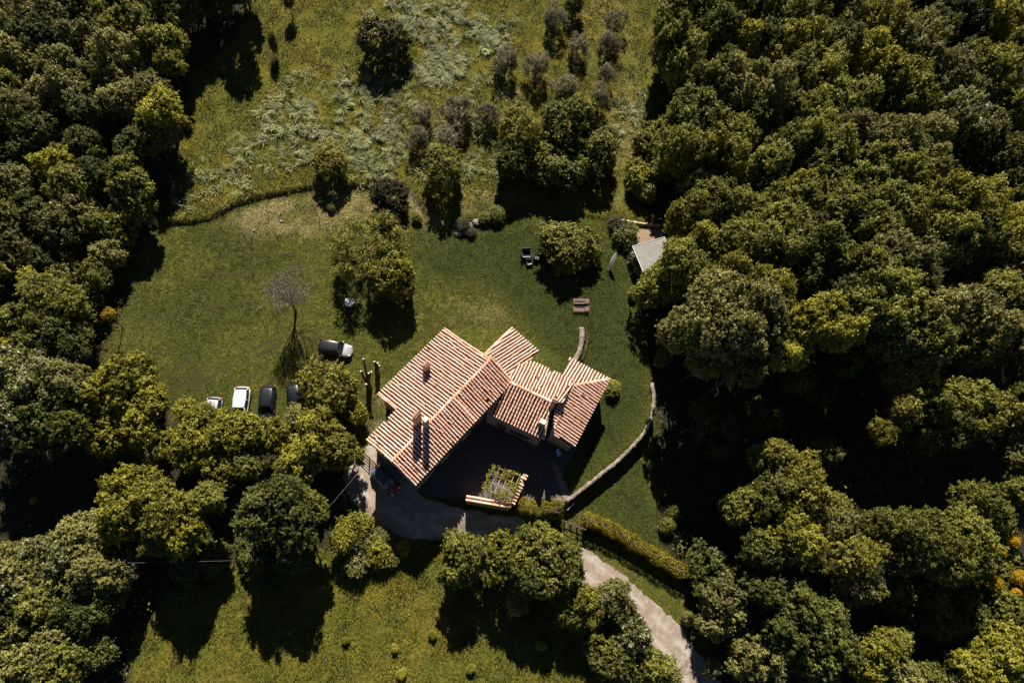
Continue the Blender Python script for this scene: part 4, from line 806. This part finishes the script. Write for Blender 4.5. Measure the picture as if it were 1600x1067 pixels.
def tiled_wall(name, a, b, top, label, rows, wd, across, seed):
    a = un0(*a, top); b = un0(*b, top); d = (b-a)/np.linalg.norm(b-a); n = np.array([-d[1], d[0]]); L = np.linalg.norm(b-a); rz = math.atan2(d[1], d[0]); c = (a+b)/2
    r = MB().box((c[0], c[1], top/2-.7), (L-.1, wd, top+1.2), rz).build(name, M_MASON, None, label=label, cat='wall')
    mb = MB(); tn = []; rn = []; rg = random.Random(seed)
    if across:
        k = int(L/.36)
        for i in range(k):
            p = a+d*(i+.5)*L/k
            for s in (-1, 1):
                if rg.random() < .1: continue
                q0 = np.array([*(p), top+.12]); q1 = np.array([*(p+n*s*wd*.85), top+.0]); up = np.array([0, 0, 1.]); halftube(mb, tn, rn, q0, q1, np.array([*d, 0])*(1), up, .11, .14, 0, min(1, max(0, rg.gauss(.5, .25))), rg.random())
    else:
        for j in range(rows):
            off = (j-(rows-1)/2)*.40; k = int(L/.45)
            for i in range(k):
                p0 = a+d*i*L/k+n*off; p1 = a+d*(i+1.08)*L/k+n*off; up = np.array([0, 0, 1.]); zz = top-.05*abs(j-(rows-1)/2)
                halftube(mb, tn, rn, np.array([*p0, zz]), np.array([*p1, zz+.02]), np.array([*n, 0]), up, .14, .16, 0, min(1, max(0, rg.gauss(.45, .2))), rg.random()*.9)
    me = bpy.data.meshes.new('coping_tile'); me.from_pydata(mb.v, [], mb.f); me.materials.append(M_TILE)
    for nm, arr in (('tone', tn), ('rnd', rn)): at = me.attributes.new(nm, 'FLOAT', 'FACE'); at.data.foreach_set('value', arr)
    link(bpy.data.objects.new('coping_tile', me), r); return r
tiled_wall('courtyard_wall', (728, 778), (798, 790), 2.0, 'courtyard wall with two rows of ridge tiles below the pergola', 2, .62, False, 31)
tiled_wall('tiled_wall', (821, 740), (799, 788), 2.1, 'courtyard wall capped with crosswise tiles right of the pergola', 1, .42, True, 32)

# ------------------------------------------------------------------ pergola and vine
pg = empty('pergola', (*un0(785, 760, 0), 0), label='timber pergola of pale beams in the shaded courtyard', cat='pergola')
o_ = np.array([*un0(785, 760, 0), 0.0])
def PP(px, py, h): return Vector((*un0(px, py, h), h))-Vector(o_)
PH = 2.5; cA, cB, cC, cD = PP(772, 729, PH), PP(812, 743, PH), PP(797, 783, PH), PP(756, 762, PH)
for c in (cA, cB, cC, cD): MB().tube([Vector((c.x, c.y, -.1)), Vector((c.x, c.y, PH))], .06, 6).build('post', M_WOODP, pg)
for t in np.linspace(0, 1, 6): MB().tube([cA.lerp(cB, t), cD.lerp(cC, t)], .04, 5).build('beam', M_WOODP, pg)
for t in (0, .34, .67, 1): MB().tube([cA.lerp(cD, t)+Vector((0, 0, .07)), cB.lerp(cC, t)+Vector((0, 0, .07))], .03, 5).build('cross_beam', M_WOODP, pg)
n = 2600; ts = RNG.random((n, 2)); e_ = np.minimum(np.minimum(ts[:, 0], 1-ts[:, 0]), np.minimum(ts[:, 1], 1-ts[:, 1])); cl = vnoise(ts[:, 0]*5, ts[:, 1]*5, 1.0, 91)
keep = RNG.random(n) < np.clip(sstep(.45, .6, cl)*.8+sstep(.12, .03, e_)*.55, 0, 1); ts = ts[keep]; n = len(ts)
Pn = np.array([(cA.lerp(cB, a)).lerp(cD.lerp(cC, a), b) for a, b in (ts*1.12-.06)])+RNG.normal(0, .09, (n, 3))+np.array([0, 0, .12]); Vn = RNG.normal(size=(n, 3))*.5+np.array([0, 0, 1.])
V, Q = leafquads(Pn, Vn, RNG.uniform(.14, .26, n))
vine = empty('grape_vine', tuple(o_), label='leafy vine sprawling over the pale pergola beams', cat='vine')
link(bpy.data.objects.new('foliage', npmesh('foliage', V, Q, [LM['y']], {'tone': ('FACE', RNG.random(n)), 'rnd': ('FACE', RNG.random(n))})), vine)
mb = MB(); rg = random.Random(9)
for i in range(16): limb(mb, Vector(cD.lerp(cC, rg.random()))*.5+Vector(cA.lerp(cB, rg.random()))*.5, Vector((rg.uniform(-1, 1), rg.uniform(-1, 1), .1)), .9, .018, 1, 3, rg, .7, 0, 3, .006)
mb.build('stem', M_BARKP, vine)

# ------------------------------------------------------------------ hedges
def hedge(pts, wd, hgt, mat, label, dens=170, seed=0, name='hedge', zb=0):
    P = np.array([G(px, py, hgt*.9)[:2] for px, py in pts]); S = np.r_[0, np.cumsum(np.linalg.norm(np.diff(P, axis=0), axis=1))]; R = np.random.default_rng(seed)
    area = S[-1]*(wd+2*hgt); n = int(area*dens); t = R.random(n)*S[-1]; a = R.random(n)*(wd+2*hgt)
    X = np.interp(t, S, P[:, 0]); Y = np.interp(t, S, P[:, 1]); X2 = np.interp(t+.2, S, P[:, 0]); Y2 = np.interp(t+.2, S, P[:, 1]); X1 = np.interp(t-.2, S, P[:, 0]); Y1 = np.interp(t-.2, S, P[:, 1])
    dx, dy = X2-X1, Y2-Y1; L = np.hypot(dx, dy)+1e-9; nx3, ny3 = -dy/L, dx/L
    bulge = 1+.12*np.sin(t*2.1+seed)+.08*np.sin(t*5.3); endr = np.clip(np.minimum(t, S[-1]-t)/.35, .25, 1)**.5
    side = np.where(a < hgt, -1, np.where(a > hgt+wd, 1, (a-hgt)/wd*2-1)); z = np.where(a < hgt, a, np.where(a > hgt+wd, wd+2*hgt-a, hgt))
    rnd_ = 1-.25*np.clip(z/hgt, 0, 1)**3*(np.abs(side) > .98); off = side*wd/2*bulge*endr*rnd_; zt = z*(.9+.1*endr)+np.where(np.abs(side) < .98, -.22*side**2, 0)+.08*np.sin(t*3+side*2)
    g = gz(X+nx3*off, Y+ny3*off); C = np.stack([X+nx3*off, Y+ny3*off, g+zt], 1)+R.normal(0, .06, (n, 3)); N = np.stack([nx3*side, ny3*side, .9-np.abs(side)*.6], 1)+R.normal(0, .6, (n, 3))
    global RNG; sv = RNG; RNG = R; V, Q = leafquads(C, N, R.uniform(.09, .19, n)); RNG = sv
    core = MB(); m = max(3, int(S[-1]/.5)); tt = np.linspace(.2, S[-1]-.2, m); cx = np.interp(tt, S, P[:, 0]); cy = np.interp(tt, S, P[:, 1])
    e = empty(name, (0, 0, 0), label=label, cat='hedge'); 
    link(bpy.data.objects.new('foliage', npmesh('foliage', V, Q, [mat], {'tone': ('FACE', np.clip(.3+.5*vnoise(C[:, 0], C[:, 1], .7, 5)+R.normal(0, .22, n), 0, 1)), 'rnd': ('FACE', R.random(n))})), e)
    for i in range(m): q = (cx[i], cy[i]); z0 = float(gz(*q)); core.tube([(q[0], q[1], z0-.1), (q[0]+.05, q[1], z0+hgt*.5), (q[0]-.1, q[1]+.1, z0+hgt*.85)], [.04, .03, .01], 5)
    for i in range(m-1): core.box(((cx[i]+cx[i+1])/2, (cy[i]+cy[i+1])/2, float(gz(cx[i], cy[i]))+hgt*.42), (math.hypot(cx[i+1]-cx[i], cy[i+1]-cy[i]), wd*.5, hgt*.7), math.atan2(cy[i+1]-cy[i], cx[i+1]-cx[i]))
    core.build('stems', M_BARK, e); return e
hedge([(913, 808), (930, 814), (950, 822), (972, 834), (995, 848), (1018, 862), (1040, 876), (1062, 888), (1078, 897)], 1.5, 2.0, LM['h'], 'long clipped yellow-green hedge beside the sunny gravel drive', seed=1)
hedge([(811, 787), (826, 790), (838, 793)], 1.7, 1.7, LM['h'], 'clipped yellow-green hedge block next to the pergola wall', seed=2)
hedge([(848, 793), (862, 795), (880, 796)], 1.7, 1.7, LM['h'], 'clipped yellow-green hedge block next to the rail gate', seed=3)
hedge([(916, 515), (918, 530), (915, 548), (909, 562)], .35, .35, LM['d'], 'thin row of low plants along the short curved wall', 60, 4, 'plant_row')

# ------------------------------------------------------------------ fences, gates, poles
def rail_fence(name, a, b, hgt, nr, np_, label, cat, mat=M_WOOD, r=.035, wire=False):
    a = np.array(G(*a)); b = np.array(G(*b)); e = empty(name, tuple(a), label=label, cat=cat); d = b-a
    for i in range(np_): t = i/(np_-1); MB().tube([Vector(d*t)+Vector((0, 0, -.2)), Vector(d*t)+Vector((0, 0, hgt+.08))], r*1.5, 6).build('post', mat, e)
    for k in range(nr): z = hgt*(k+1)/nr; MB().tube([Vector((0, 0, z)), Vector(d)+Vector((0, 0, z))], r, 5).build('rail', mat, e)
    return e
rail_fence('rail_gate', (881, 817), (911, 829), 1.5, 3, 4, 'rustic rail gate closing the gap between the hedges', 'gate', r=.06)
rail_fence('field_gate', (557, 697), (588, 728), 1.5, 5, 4, 'dark barred gate at the west corner of the farmhouse', 'gate', r=.045)
rail_fence('handrail', (885, 797), (894, 789), .95, 1, 2, 'white handrail at the foot of the garden wall', 'handrail', M_WHITE, .05)
for px, py, lab in [(420, 338, 'thin dark stake on the dry bank, left one'), (500, 345, 'thin stake on the dry bank, right one')]:
    x, y, z = G(px, py); MB().tube([(0, 0, -.1), (.05, .02, .7), (-.03, .05, 1.5)], [.045, .04, .03], 5).build('stake', M_BARK, None, label=lab, cat='stake').location = (x, y, z)
top = un0(441, 873.5, 6.2); pz = float(gz(*top))
pole = empty('utility_pole', (top[0], top[1], pz), label='pale utility pole with crossarm standing in the shade below the wood', cat='pole')
MB().tube([(0, 0, -.3), (0, 0, 6.2-pz)], [.15, .09], 8).build('mast', M_WHITE if False else simple('pole_concrete', (.5, .48, .46), (.4, .38, .36), 8, .9), pole)
MB().box((0, 0, 6.2-pz), (1.1, .12, .12), .5).build('crossarm', M_METAL, pole)
for s in (-1, 0, 1): MB().tube([(math.cos(.5)*s*.45, math.sin(.5)*s*.45, 6.25-pz), (math.cos(.5)*s*.45, math.sin(.5)*s*.45, 6.45-pz)], [.05, .035], 8).build('insulator', M_CLEAR, pole)
def wire(a, b, sag, label, r=.014):
    a = Vector(a); b = Vector(b); r = .007; pts = [a.lerp(b, t)-Vector((0, 0, sag*4*t*(1-t))) for t in np.linspace(0, 1, 14)]
    MB().tube(pts, r, 4).build('power_line', M_WIRE, None, label=label, cat='cable')
M_WIRE = simple('cable', (.55, .55, .56), None, 9, .4, .6)
wire((top[0], top[1], 6.3), (*un0(-30, 884, 6.4), 6.4), .35, 'thin power line running left from the utility pole', .022)
wire((top[0], top[1], 6.3), (*un0(589, 703, 5.4), 5.4), .5, 'thin power line from the utility pole to the farmhouse', .022)

# ------------------------------------------------------------------ bare tree and pollards
rg = random.Random(5); x, y, z = G(462, 487)
e = empty('bare_tree', (x, y, z), label='leafless tree with fine pale twigs on the open lawn', cat='tree')
mb = MB(); mb.tube([(0, 0, -.1), (.03, 0, 1.0), (0, .05, 2.0), (.02, .05, 2.8)], [.17, .13, .11, .09], 8); mb.build('trunk', M_BARKP, e)
mb = MB()
for i in range(13):
    a = i*2.4; limb(mb, Vector((0, .03, 1.5+.12*i)), Vector((math.cos(a)*.6, math.sin(a)*.6, 1.0)), 1.9, .055, 4, 5, rg, .45, .22, 3, .011, .62, (3, 4))
mb.build('branches', M_TWIG, e)
def pollard(px, py, stubs, label, rr):
    x, y, z = G(px, py); e = empty('pollarded_tree', (x, y, z), label=label, cat='tree'); base = Vector((x, y, z))
    for k, (tx, ty, h) in enumerate(stubs):
        t = Vector((*un0(tx, ty, z+h), z+h))-base; b = Vector((rr*.25*math.cos(k*2.4), rr*.25*math.sin(k*2.4), 0))
        MB().tube([b+Vector((0, 0, -.1)), b+Vector((0, 0, h*.5)), b*.5+Vector((t.x*.35, t.y*.35, h*.72)), t], [.21, .18, .15, .12], 7).build('stem', M_BARK, e)
        MB().tube([t, t+Vector((0, 0, .03))], [.115, .115], 8).build('cut_end', M_CUT, e)
    return e
pollard(577, 606, [(568, 561, 4.4), (564, 580, 3.4), (576, 583, 3.8), (580, 581, 3.9), (572, 600, 2.6)], 'hard-pruned tree with several dark stubs left of the farmhouse', .6)
pollard(590, 584, [(585, 565, 2.6), (590, 567, 2.6), (592, 571, 2.3)], 'smaller hard-pruned tree nearest the farmhouse roof', .5)
for i, (px, py, sp, lab) in enumerate([(1250, 1052, 1.0, 'dead bare branches at the bottom edge, in the right wood'), (1052, 1056, 1.0, 'dead bare branches at the bottom edge beside the drive'), (1140, 975, .7, 'small bare grey twigs among the trees right of the drive'), (25, 960, .5, 'pale dead twig among the lower left trees')]):
    x, y, z = G(px, py, 3.0 if i != 1 else 2.0); mb = MB(); hz = 3.0 if i != 1 else 2.0
    for k in range(6): limb(mb, Vector((0, 0, hz*.75)), Vector((math.cos(k*1.05)*1, math.sin(k*1.05), .35)), 1.1*sp, .05, 3, 4, rg, .5, .1, 3, .012, .62)
    mb.tube([(0, 0, -.1), (0, 0, hz*.78)], [.1, .06], 6)
    mb.build('dead_branches', M_BARKP, None, label=lab, cat='dead branches').location = (x, y, z)
# rocks
M_ROCK = simple('rock', (.30, .25, .20), (.14, .12, .10), 6, .95, bd=.05)
for i, (px, py, r, lab) in enumerate([(745, 347, .55, 'palest rock on the planted bank'), (733, 353, .5, 'grey rock left of the palest rock'), (716, 364, .6, 'lowest rock at the left end of the bank'), (752, 341, .4, 'small rock right of the palest rock'), (727, 361, .45, 'rock half hidden by heathery bushes'), (440, 346, .22, 'small pale stone on the dry bank'), (397, 360, .2, 'tiny pale stone at the dry bank\'s lower edge')]):
    me = bpy.data.meshes.new('rock'); import bmesh; bm = bmesh.new(); bmesh.ops.create_icosphere(bm, subdivisions=3, radius=r)
    for v in bm.verts: v.co *= 1+.25*(vnoise(v.co.x*3/r+i*7, v.co.y*3/r+v.co.z*4/r, 1, i)-.5); v.co.z *= .55
    bm.to_mesh(me); bm.free(); me.materials.append(M_ROCK if i not in (0, 5, 6) else M_CAP); x, y, z = G(px, py); o = tag(link(bpy.data.objects.new('rock', me)), lab, 'rock', 'rocks on the bank'); o.location = (x, y, z+.05); o.rotation_euler = (0, 0, i*1.3)

# ------------------------------------------------------------------ canopy, parasol and garden furniture
cz = 2.6; q = [un0(988, 385, cz), un0(1038, 370.5, cz), un0(1058, 408, cz), un0(1006, 428, cz)]
cnp = empty('canopy', (*q[0], float(gz(*q[0]))), label='flat grey canopy roof half hidden by the right wood', cat='canopy'); ob = Vector((*q[0], float(gz(*q[0]))))
T4 = [Vector((*p, cz))-ob for p in q]; mb = MB(); mb.add(T4+[t-Vector((0, 0, .07)) for t in T4], [(3, 2, 1, 0), (4, 5, 6, 7), (0, 1, 5, 4), (1, 2, 6, 5), (2, 3, 7, 6), (3, 0, 4, 7)]); mb.build('roof_sheet', M_GREY, cnp)
mb = MB()
for i in range(4): mb.tube([T4[i]+Vector((0, 0, .03)), T4[(i+1) % 4]+Vector((0, 0, .03))], .035, 6)
mb.build('roof_trim', M_WHITE, cnp)
for t in T4: gp = float(gz(ob.x+t.x, ob.y+t.y)); MB().tube([t-Vector((0, 0, .07)), Vector((t.x, t.y, gp-ob.z-.1))], .05, 6).build('post', M_METAL, cnp)
x, y, z = G(951, 421); b = Vector((x, y, z)); tp = Vector((*un0(965, 391, 2.9), 2.9))-b
um = empty('closed_parasol', tuple(b), label='closed white parasol leaning on the lawn near the canopy', cat='parasol'); d = tp
MB().tube([Vector((0, 0, 0)), d*1.0], .035, 6).build('pole', M_METAL, um)
mb = MB(); N = 16; rings = []; base_r = [(.10, .05), (.30, .21), (.55, .20), (.78, .12), (.9, .04)]; ax = d.normalized(); s1 = ax.orthogonal().normalized(); s2 = ax.cross(s1)
vs = [d*t+(s1*math.cos(k*2*math.pi/N)+s2*math.sin(k*2*math.pi/N))*r*(1+.28*(k % 2)) for t, r in base_r for k in range(N)]
mb.add(vs, [(i*N+k, i*N+(k+1) % N, (i+1)*N+(k+1) % N, (i+1)*N+k) for i in range(4) for k in range(N)]+[tuple(range(N))[::-1]]); mb.build('folded_cloth', M_PARA, um, True)
MB().tube([d*.42-Vector((.32, 0, -.05)), d*.42], .03, 5).build('crank_arm', M_CUSH, um)
MB().box((0, 0, .05), (.5, .5, .1), .3).build('base_plate', M_METAL, um)
def armchair(px, py, rz, s, label, cush=True):
    x, y, z = G(px, py, .4); e = empty('garden_armchair', (x, y, z), rz, label=label, cat='chair', group='dark armchairs on the lawn')
    w = .8*s
    MB().box((0, 0, .32*s), (w, w*.9, .14*s)).build('seat', M_BLACKF, e, bevel=.02)
    MB().box((0, w*.43, .58*s), (w, .12*s, .55*s), rx=-.12).build('backrest', M_BLACKF, e, bevel=.02)
    for k in (-1, 1): MB().box((k*w*.5, 0, .42*s), (.11*s, w*.95, .42*s)).build('armrest', M_BLACKF, e, bevel=.02)
    for i in (-1, 1):
        for j in (-1, 1): MB().tube([(i*w*.45, j*w*.4, 0), (i*w*.45, j*w*.4, .27*s)], .03, 5).build('leg', M_METAL, e)
    if cush: MB().box((0, -w*.05, .42*s), (w*.82, w*.7, .07)).build('cushion', M_CUSH if s < 1.2 else M_BLACKF, e, bevel=.02)
    MB().tube([(-w*.42, -w*.42, .47*s), (w*.42, -w*.42, .47*s)], .03, 5).build('seat_edging', M_WHITE, e)
armchair(822, 398, .05, 1.45, 'largest dark square armchair left of the spreading tree'); armchair(827, 410, .2, .9, 'small dark chair just below the largest armchair'); armchair(838, 402, 1.3, .95, 'dark chair nearest the spreading green tree')
def lounger(px, py, label, pillow):
    x, y, z = G(px, py, .3); e = empty('wooden_lounger', (x, y, z), -.02, label=label, cat='sun lounger', group='wooden loungers below the spreading tree'); 
    for s in (-1, 1): MB().box((0, s*.33, .28), (2.0, .06, .08)).build('side_rail', M_LOUNG, e)
    mb = MB()
    for k in range(15): mb.box((-.95+.09*k, 0, .33), (.07, .62, .025))
    mb.build('slatted_seat', M_LOUNG, e); mb = MB()
    for k in range(7): mb.box((.45+.085*k, 0, .37+.035*k), (.07, .62, .025), ry=-.38)
    mb.build('backrest', M_LOUNG, e)
    for i in (-.85, .8):
        for j in (-.3, .3): MB().box((i, j, .13), (.06, .06, .26)).build('leg', M_LOUNG, e)
    MB().box((.05, .1 if pillow else .28, .40), (1.8, .3 if pillow else .1, .07)).build('cushion', M_CUSH if pillow else M_BLACKF, e, bevel=.02)
M_LOUNG = simple('lounger_wood', (.24, .14, .11), (.16, .09, .07), 9, .8)
lounger(908, 471, 'wooden lounger with pale cushion, the upper one', True); lounger(908, 483, 'wooden lounger with dark strip cushion, the lower one', False)
x, y, z = G(546, 472, .7); e = empty('round_table', (x, y, z), label='small round grey stone table in the bronze tree\'s shade', cat='table')
M_STT = simple('stone_table', (.6, .6, .6), (.4, .4, .42), 9, .9); MB().disc((0, 0, .66), .62, .08, 20).build('table_top', M_STT, e); MB().tube([(0, 0, 0), (0, 0, .2), (0, 0, .66)], [.3, .15, .2], 10).build('pedestal', M_STT, e)
x, y, z = G(872, 706, .5); e = empty('garden_chair', (x, y, z), .4, label='garden chair hung with a blue cloth in the shaded courtyard', cat='chair')
MB().box((0, 0, .44), (.5, .5, .05)).build('seat', M_METAL, e); MB().box((0, .24, .72), (.5, .05, .5)).build('backrest', M_METAL, e)
for i in (-.2, .2):
    for j in (-.2, .2): MB().tube([(i, j, 0), (i, j, .44)], .02, 5).build('leg', M_METAL, e)
mb = MB(); gpts = [(-.26, -.42, .12), (-.22, -.28, .46), (-.24, .1, .49), (-.2, .2, .62), (-.2, .24, 1.0), (-.2, .31, .95), (-.2, .33, .6)]
mb.add([(p[0]+dx*(.42+.05*math.sin(i)), p[1], p[2]+.01) for i, p in enumerate(gpts) for dx in (0, 1)], [(2*i, 2*i+1, 2*i+3, 2*i+2) for i in range(6)]); o = mb.build('cloth', M_BLUE, None, True, label='pale blue cloth draped over the courtyard chair', cat='cloth'); o.location = (x, y, z); o.rotation_euler = (0, 0, .4)
sm = o.modifiers.new('thick', 'SOLIDIFY'); sm.thickness = .02

# ------------------------------------------------------------------ cars
def loft(mb, st, n=14, mi=0, e=3.2):
    """stations (x, halfwidth, zlow, zhigh): rounded sections joined along x"""
    rings = []
    for x, hw, z0, z1 in st:
        r = []; cz_ = (z0+z1)/2; hh = (z1-z0)/2
        for k in range(n):
            a = 2*math.pi*(k+.5)/n; c, s = math.cos(a), math.sin(a); r.append((x, hw*math.copysign(abs(c)**(2/e), c), cz_+hh*math.copysign(abs(s)**(2/e), s)))
        rings.append(r)
    vs = [v for r in rings for v in r]; m = len(st); fs = [(i*n+k, (i+1)*n+k, (i+1)*n+(k+1) % n, i*n+(k+1) % n) for i in range(m-1) for k in range(n)]
    fs += [tuple(range(n)), tuple((m-1)*n+k for k in range(n))[::-1]]; mb.add(vs, fs, mi)
def car(px, py, rz, L, W, Hh, kind, body, roofm, label, glass=M_GLASS, group='cars parked at the farmhouse', name='parked_car'):
    x, y, z = G(px, py); e = empty(name, (x, y, z), rz, label=label, cat='car', group=group); h = L/2; w_ = W/2
    bel = .58*Hh if kind != 'saloon' else .60*Hh
    if kind == 'saloon': hood, cowl, rf, rr, rb, tail = .78*bel+.08, .26*L, .08*L, -.24*L, -.36*L, bel*1.0
    elif kind == 'suv': hood, cowl, rf, rr, rb, tail = .92*bel, .24*L, .12*L, -.42*L, -.47*L, bel*1.0
    else: hood, cowl, rf, rr, rb, tail = .88*bel, .24*L, .10*L, -.36*L, -.46*L, bel*1.0
    mb = MB(); loft(mb, [(-h, w_*.45, .38, bel*.80), (-h+.05, w_*.70, .30, bel*.90), (-h+.16, w_*.85, .24, tail*.96), (-h+.4, w_*.95, .2, tail), (rr, w_, .18, bel), (0, w_, .18, bel), (cowl, w_*.99, .18, bel), (h-.75, w_*.97, .18, hood+.04), (h-.36, w_*.90, .2, hood-.07), (h-.16, w_*.78, .25, hood-.18), (h-.05, w_*.60, .3, hood-.28), (h, w_*.40, .36, hood-.36)], 24, 0, 3.0)
    if kind == 'suv': mb = MB(); S_ = [(-h, w_*.45, .38, bel*.80), (-h+.05, w_*.70, .30, bel*.90), (-h+.16, w_*.85, .24, tail*.96), (-h+.4, w_*.95, .2, tail), (rr, w_, .18, bel), (0, w_, .18, bel), (cowl, w_*.99, .18, bel)]; loft(mb, S_, 24, 0, 3.0); b2_ = MB(); loft(b2_, [(cowl-.01, w_*.985, .19, bel-.005), (h-.75, w_*.97, .18, hood+.04), (h-.36, w_*.90, .2, hood-.07), (h-.16, w_*.78, .25, hood-.18), (h-.05, w_*.60, .3, hood-.28), (h, w_*.40, .36, hood-.36)], 24, 0, 3.0); b2_.build('bonnet', body, e, True); mb.build('body', roofm, e, True)  # body behind the silver bonnet painted black, its shaded side put into colour
    else: mb.build('body', body, e, True)
    g = MB(); zt = Hh-.05; tw = w_*.80; bw = w_*.93
    B = [(rb, bw), (cowl, bw)]; gl = [(-0, 0)]
    vs = [(rb, -bw*.94, bel-.05), (cowl, -bw*.94, bel-.05), (cowl, bw*.94, bel-.05), (rb, bw*.94, bel-.05), (rr, -tw, zt), (rf, -tw, zt), (rf, tw, zt), (rr, tw, zt)]
    def hs(x_, f0, f1, z0_, z1_): t_ = sstep(f0, f1, x_); return float(z0_+(z1_-z0_)*t_)
    stn = [(rb-.02, bw*.80, bel-.25, bel+.01)]
    for k in range(1, 6): t_ = k/6; stn.append((rb+(rr-rb)*t_, bw*(.80+.17*t_**.5), bel-.3, bel+(zt-bel)*t_**.85))
    stn += [(rr, bw*.98, bel-.3, zt), ((rr+rf)/2, bw*1.0, bel-.3, zt+.04), (rf, bw*.98, bel-.3, zt)]
    for k in range(1, 6): t_ = k/6; stn.append((rf+(cowl-rf)*t_, bw*(.98-.10*t_**2), bel-.3, zt+(bel-zt)*t_**1.15))
    stn.append((cowl+.02, bw*.78, bel-.25, bel+.01)); loft(g, stn, 24, 0, 2.6)
    g.build('windows', glass, e, True)
    r = MB(); loft(r, [(rr-.03, tw*.72, zt-.12, zt+.012), (rr+.10, tw*.92, zt-.12, zt+.035), ((rr+rf)/2, tw*.98, zt-.10, zt+.065), (rf-.10, tw*.92, zt-.12, zt+.035), (rf+.03, tw*.74, zt-.12, zt+.012)], 20, 0, 2.6)
    for s in (-1, 1):
        for (xa, xb) in ((cowl, rf), (rb, rr)): r.tube([(xa, s*bw*.82, bel-.02), (xa*.5+xb*.5, s*bw*.90, (bel+zt)/2+.05), (xb, s*tw*.90, zt)], .05, 6)
        r.tube([((rf+rr)/2+.1, s*bw*.99, bel-.03), ((rf+rr)/2+.06, s*bw*.96, (bel+zt)/2+.05), ((rf+rr)/2+.05, s*tw*.93, zt+.01)], .04, 6)
    r.build('roof', roofm or body, e, True)
    wr = .33 if kind != 'suv' else .36
    for sx in (h-.82, -h+.80):
        for s in (-1, 1):
            t = MB(); t.tube([(sx, s*(w_-.20), wr), (sx, s*(w_+.005), wr)], [wr, wr], 18); o = t.build('wheel', M_RUBBER, e)
            MB().tube([(sx, s*(w_-.02), wr), (sx, s*(w_+.02), wr)], [wr*.62, wr*.58], 12).build('rim', M_ALU, o)
    for s in (-1, 1):
        hl = MB(); loft(hl, [(h-.42, .06, hood-.26, hood-.12), (h-.25, .12, hood-.34, hood-.13), (h-.09, .07, hood-.38, hood-.26)], 10); o = hl.build('headlight', M_CLEAR, e, True); o.location = (0, s*w_*.66, 0)
        tl = MB(); loft(tl, [(-h+.05, .05, bel-.32, bel-.16), (-h+.12, .08, bel-.34, bel-.10), (-h+.26, .05, bel-.26, bel-.10)], 10); o = tl.build('tail_light', M_RED, e, True); o.location = (0, s*w_*.80, 0)
        mi = MB(); loft(mi, [(cowl-.22, .09, bel-.02, bel+.12), (cowl-.06, .07, bel, bel+.10)], 10); o = mi.build('wing_mirror', body, e, True); o.location = (0, s*(w_+.05), 0)
    MB().box((-h+.0, 0, .55), (.03, .5, .11)).build('number_plate', M_WHITE, e); MB().box((h-.0, 0, .42), (.03, .46, .10)).build('number_plate', M_WHITE, e)
    return e
hp = -math.pi/2
car(525, 548, math.radians(-9), 4.0, 1.72, 1.6, 'suv', P_SILV, P_BLACK, 'silver car with a black roof parked alone on the lawn')
car(378, 636, hp-.03, 4.5, 1.8, 1.45, 'hatch', P_WHITE, None, 'white hatchback car parked between the hidden pale car and black car')
car(419, 634, hp, 4.6, 1.8, 1.5, 'hatch', P_BLACK, None, 'black estate car parked right of the white hatchback')
car(463, 628, hp+.2, 4.3, 1.75, 1.5, 'hatch', P_NAVY, None, 'navy car half hidden under the yellow-bronze tree')
car(334, 650, hp-.1, 4.1, 1.7, 1.5, 'hatch', P_GREY, None, 'pale grey car almost hidden by foliage left of the white hatchback')
car(603, 751, math.radians(-47), 3.9, 1.62, 1.5, 'hatch', P_RED, P_DARK, 'red car with dark roof in the shade beside the farmhouse gable', M_GLASSB)
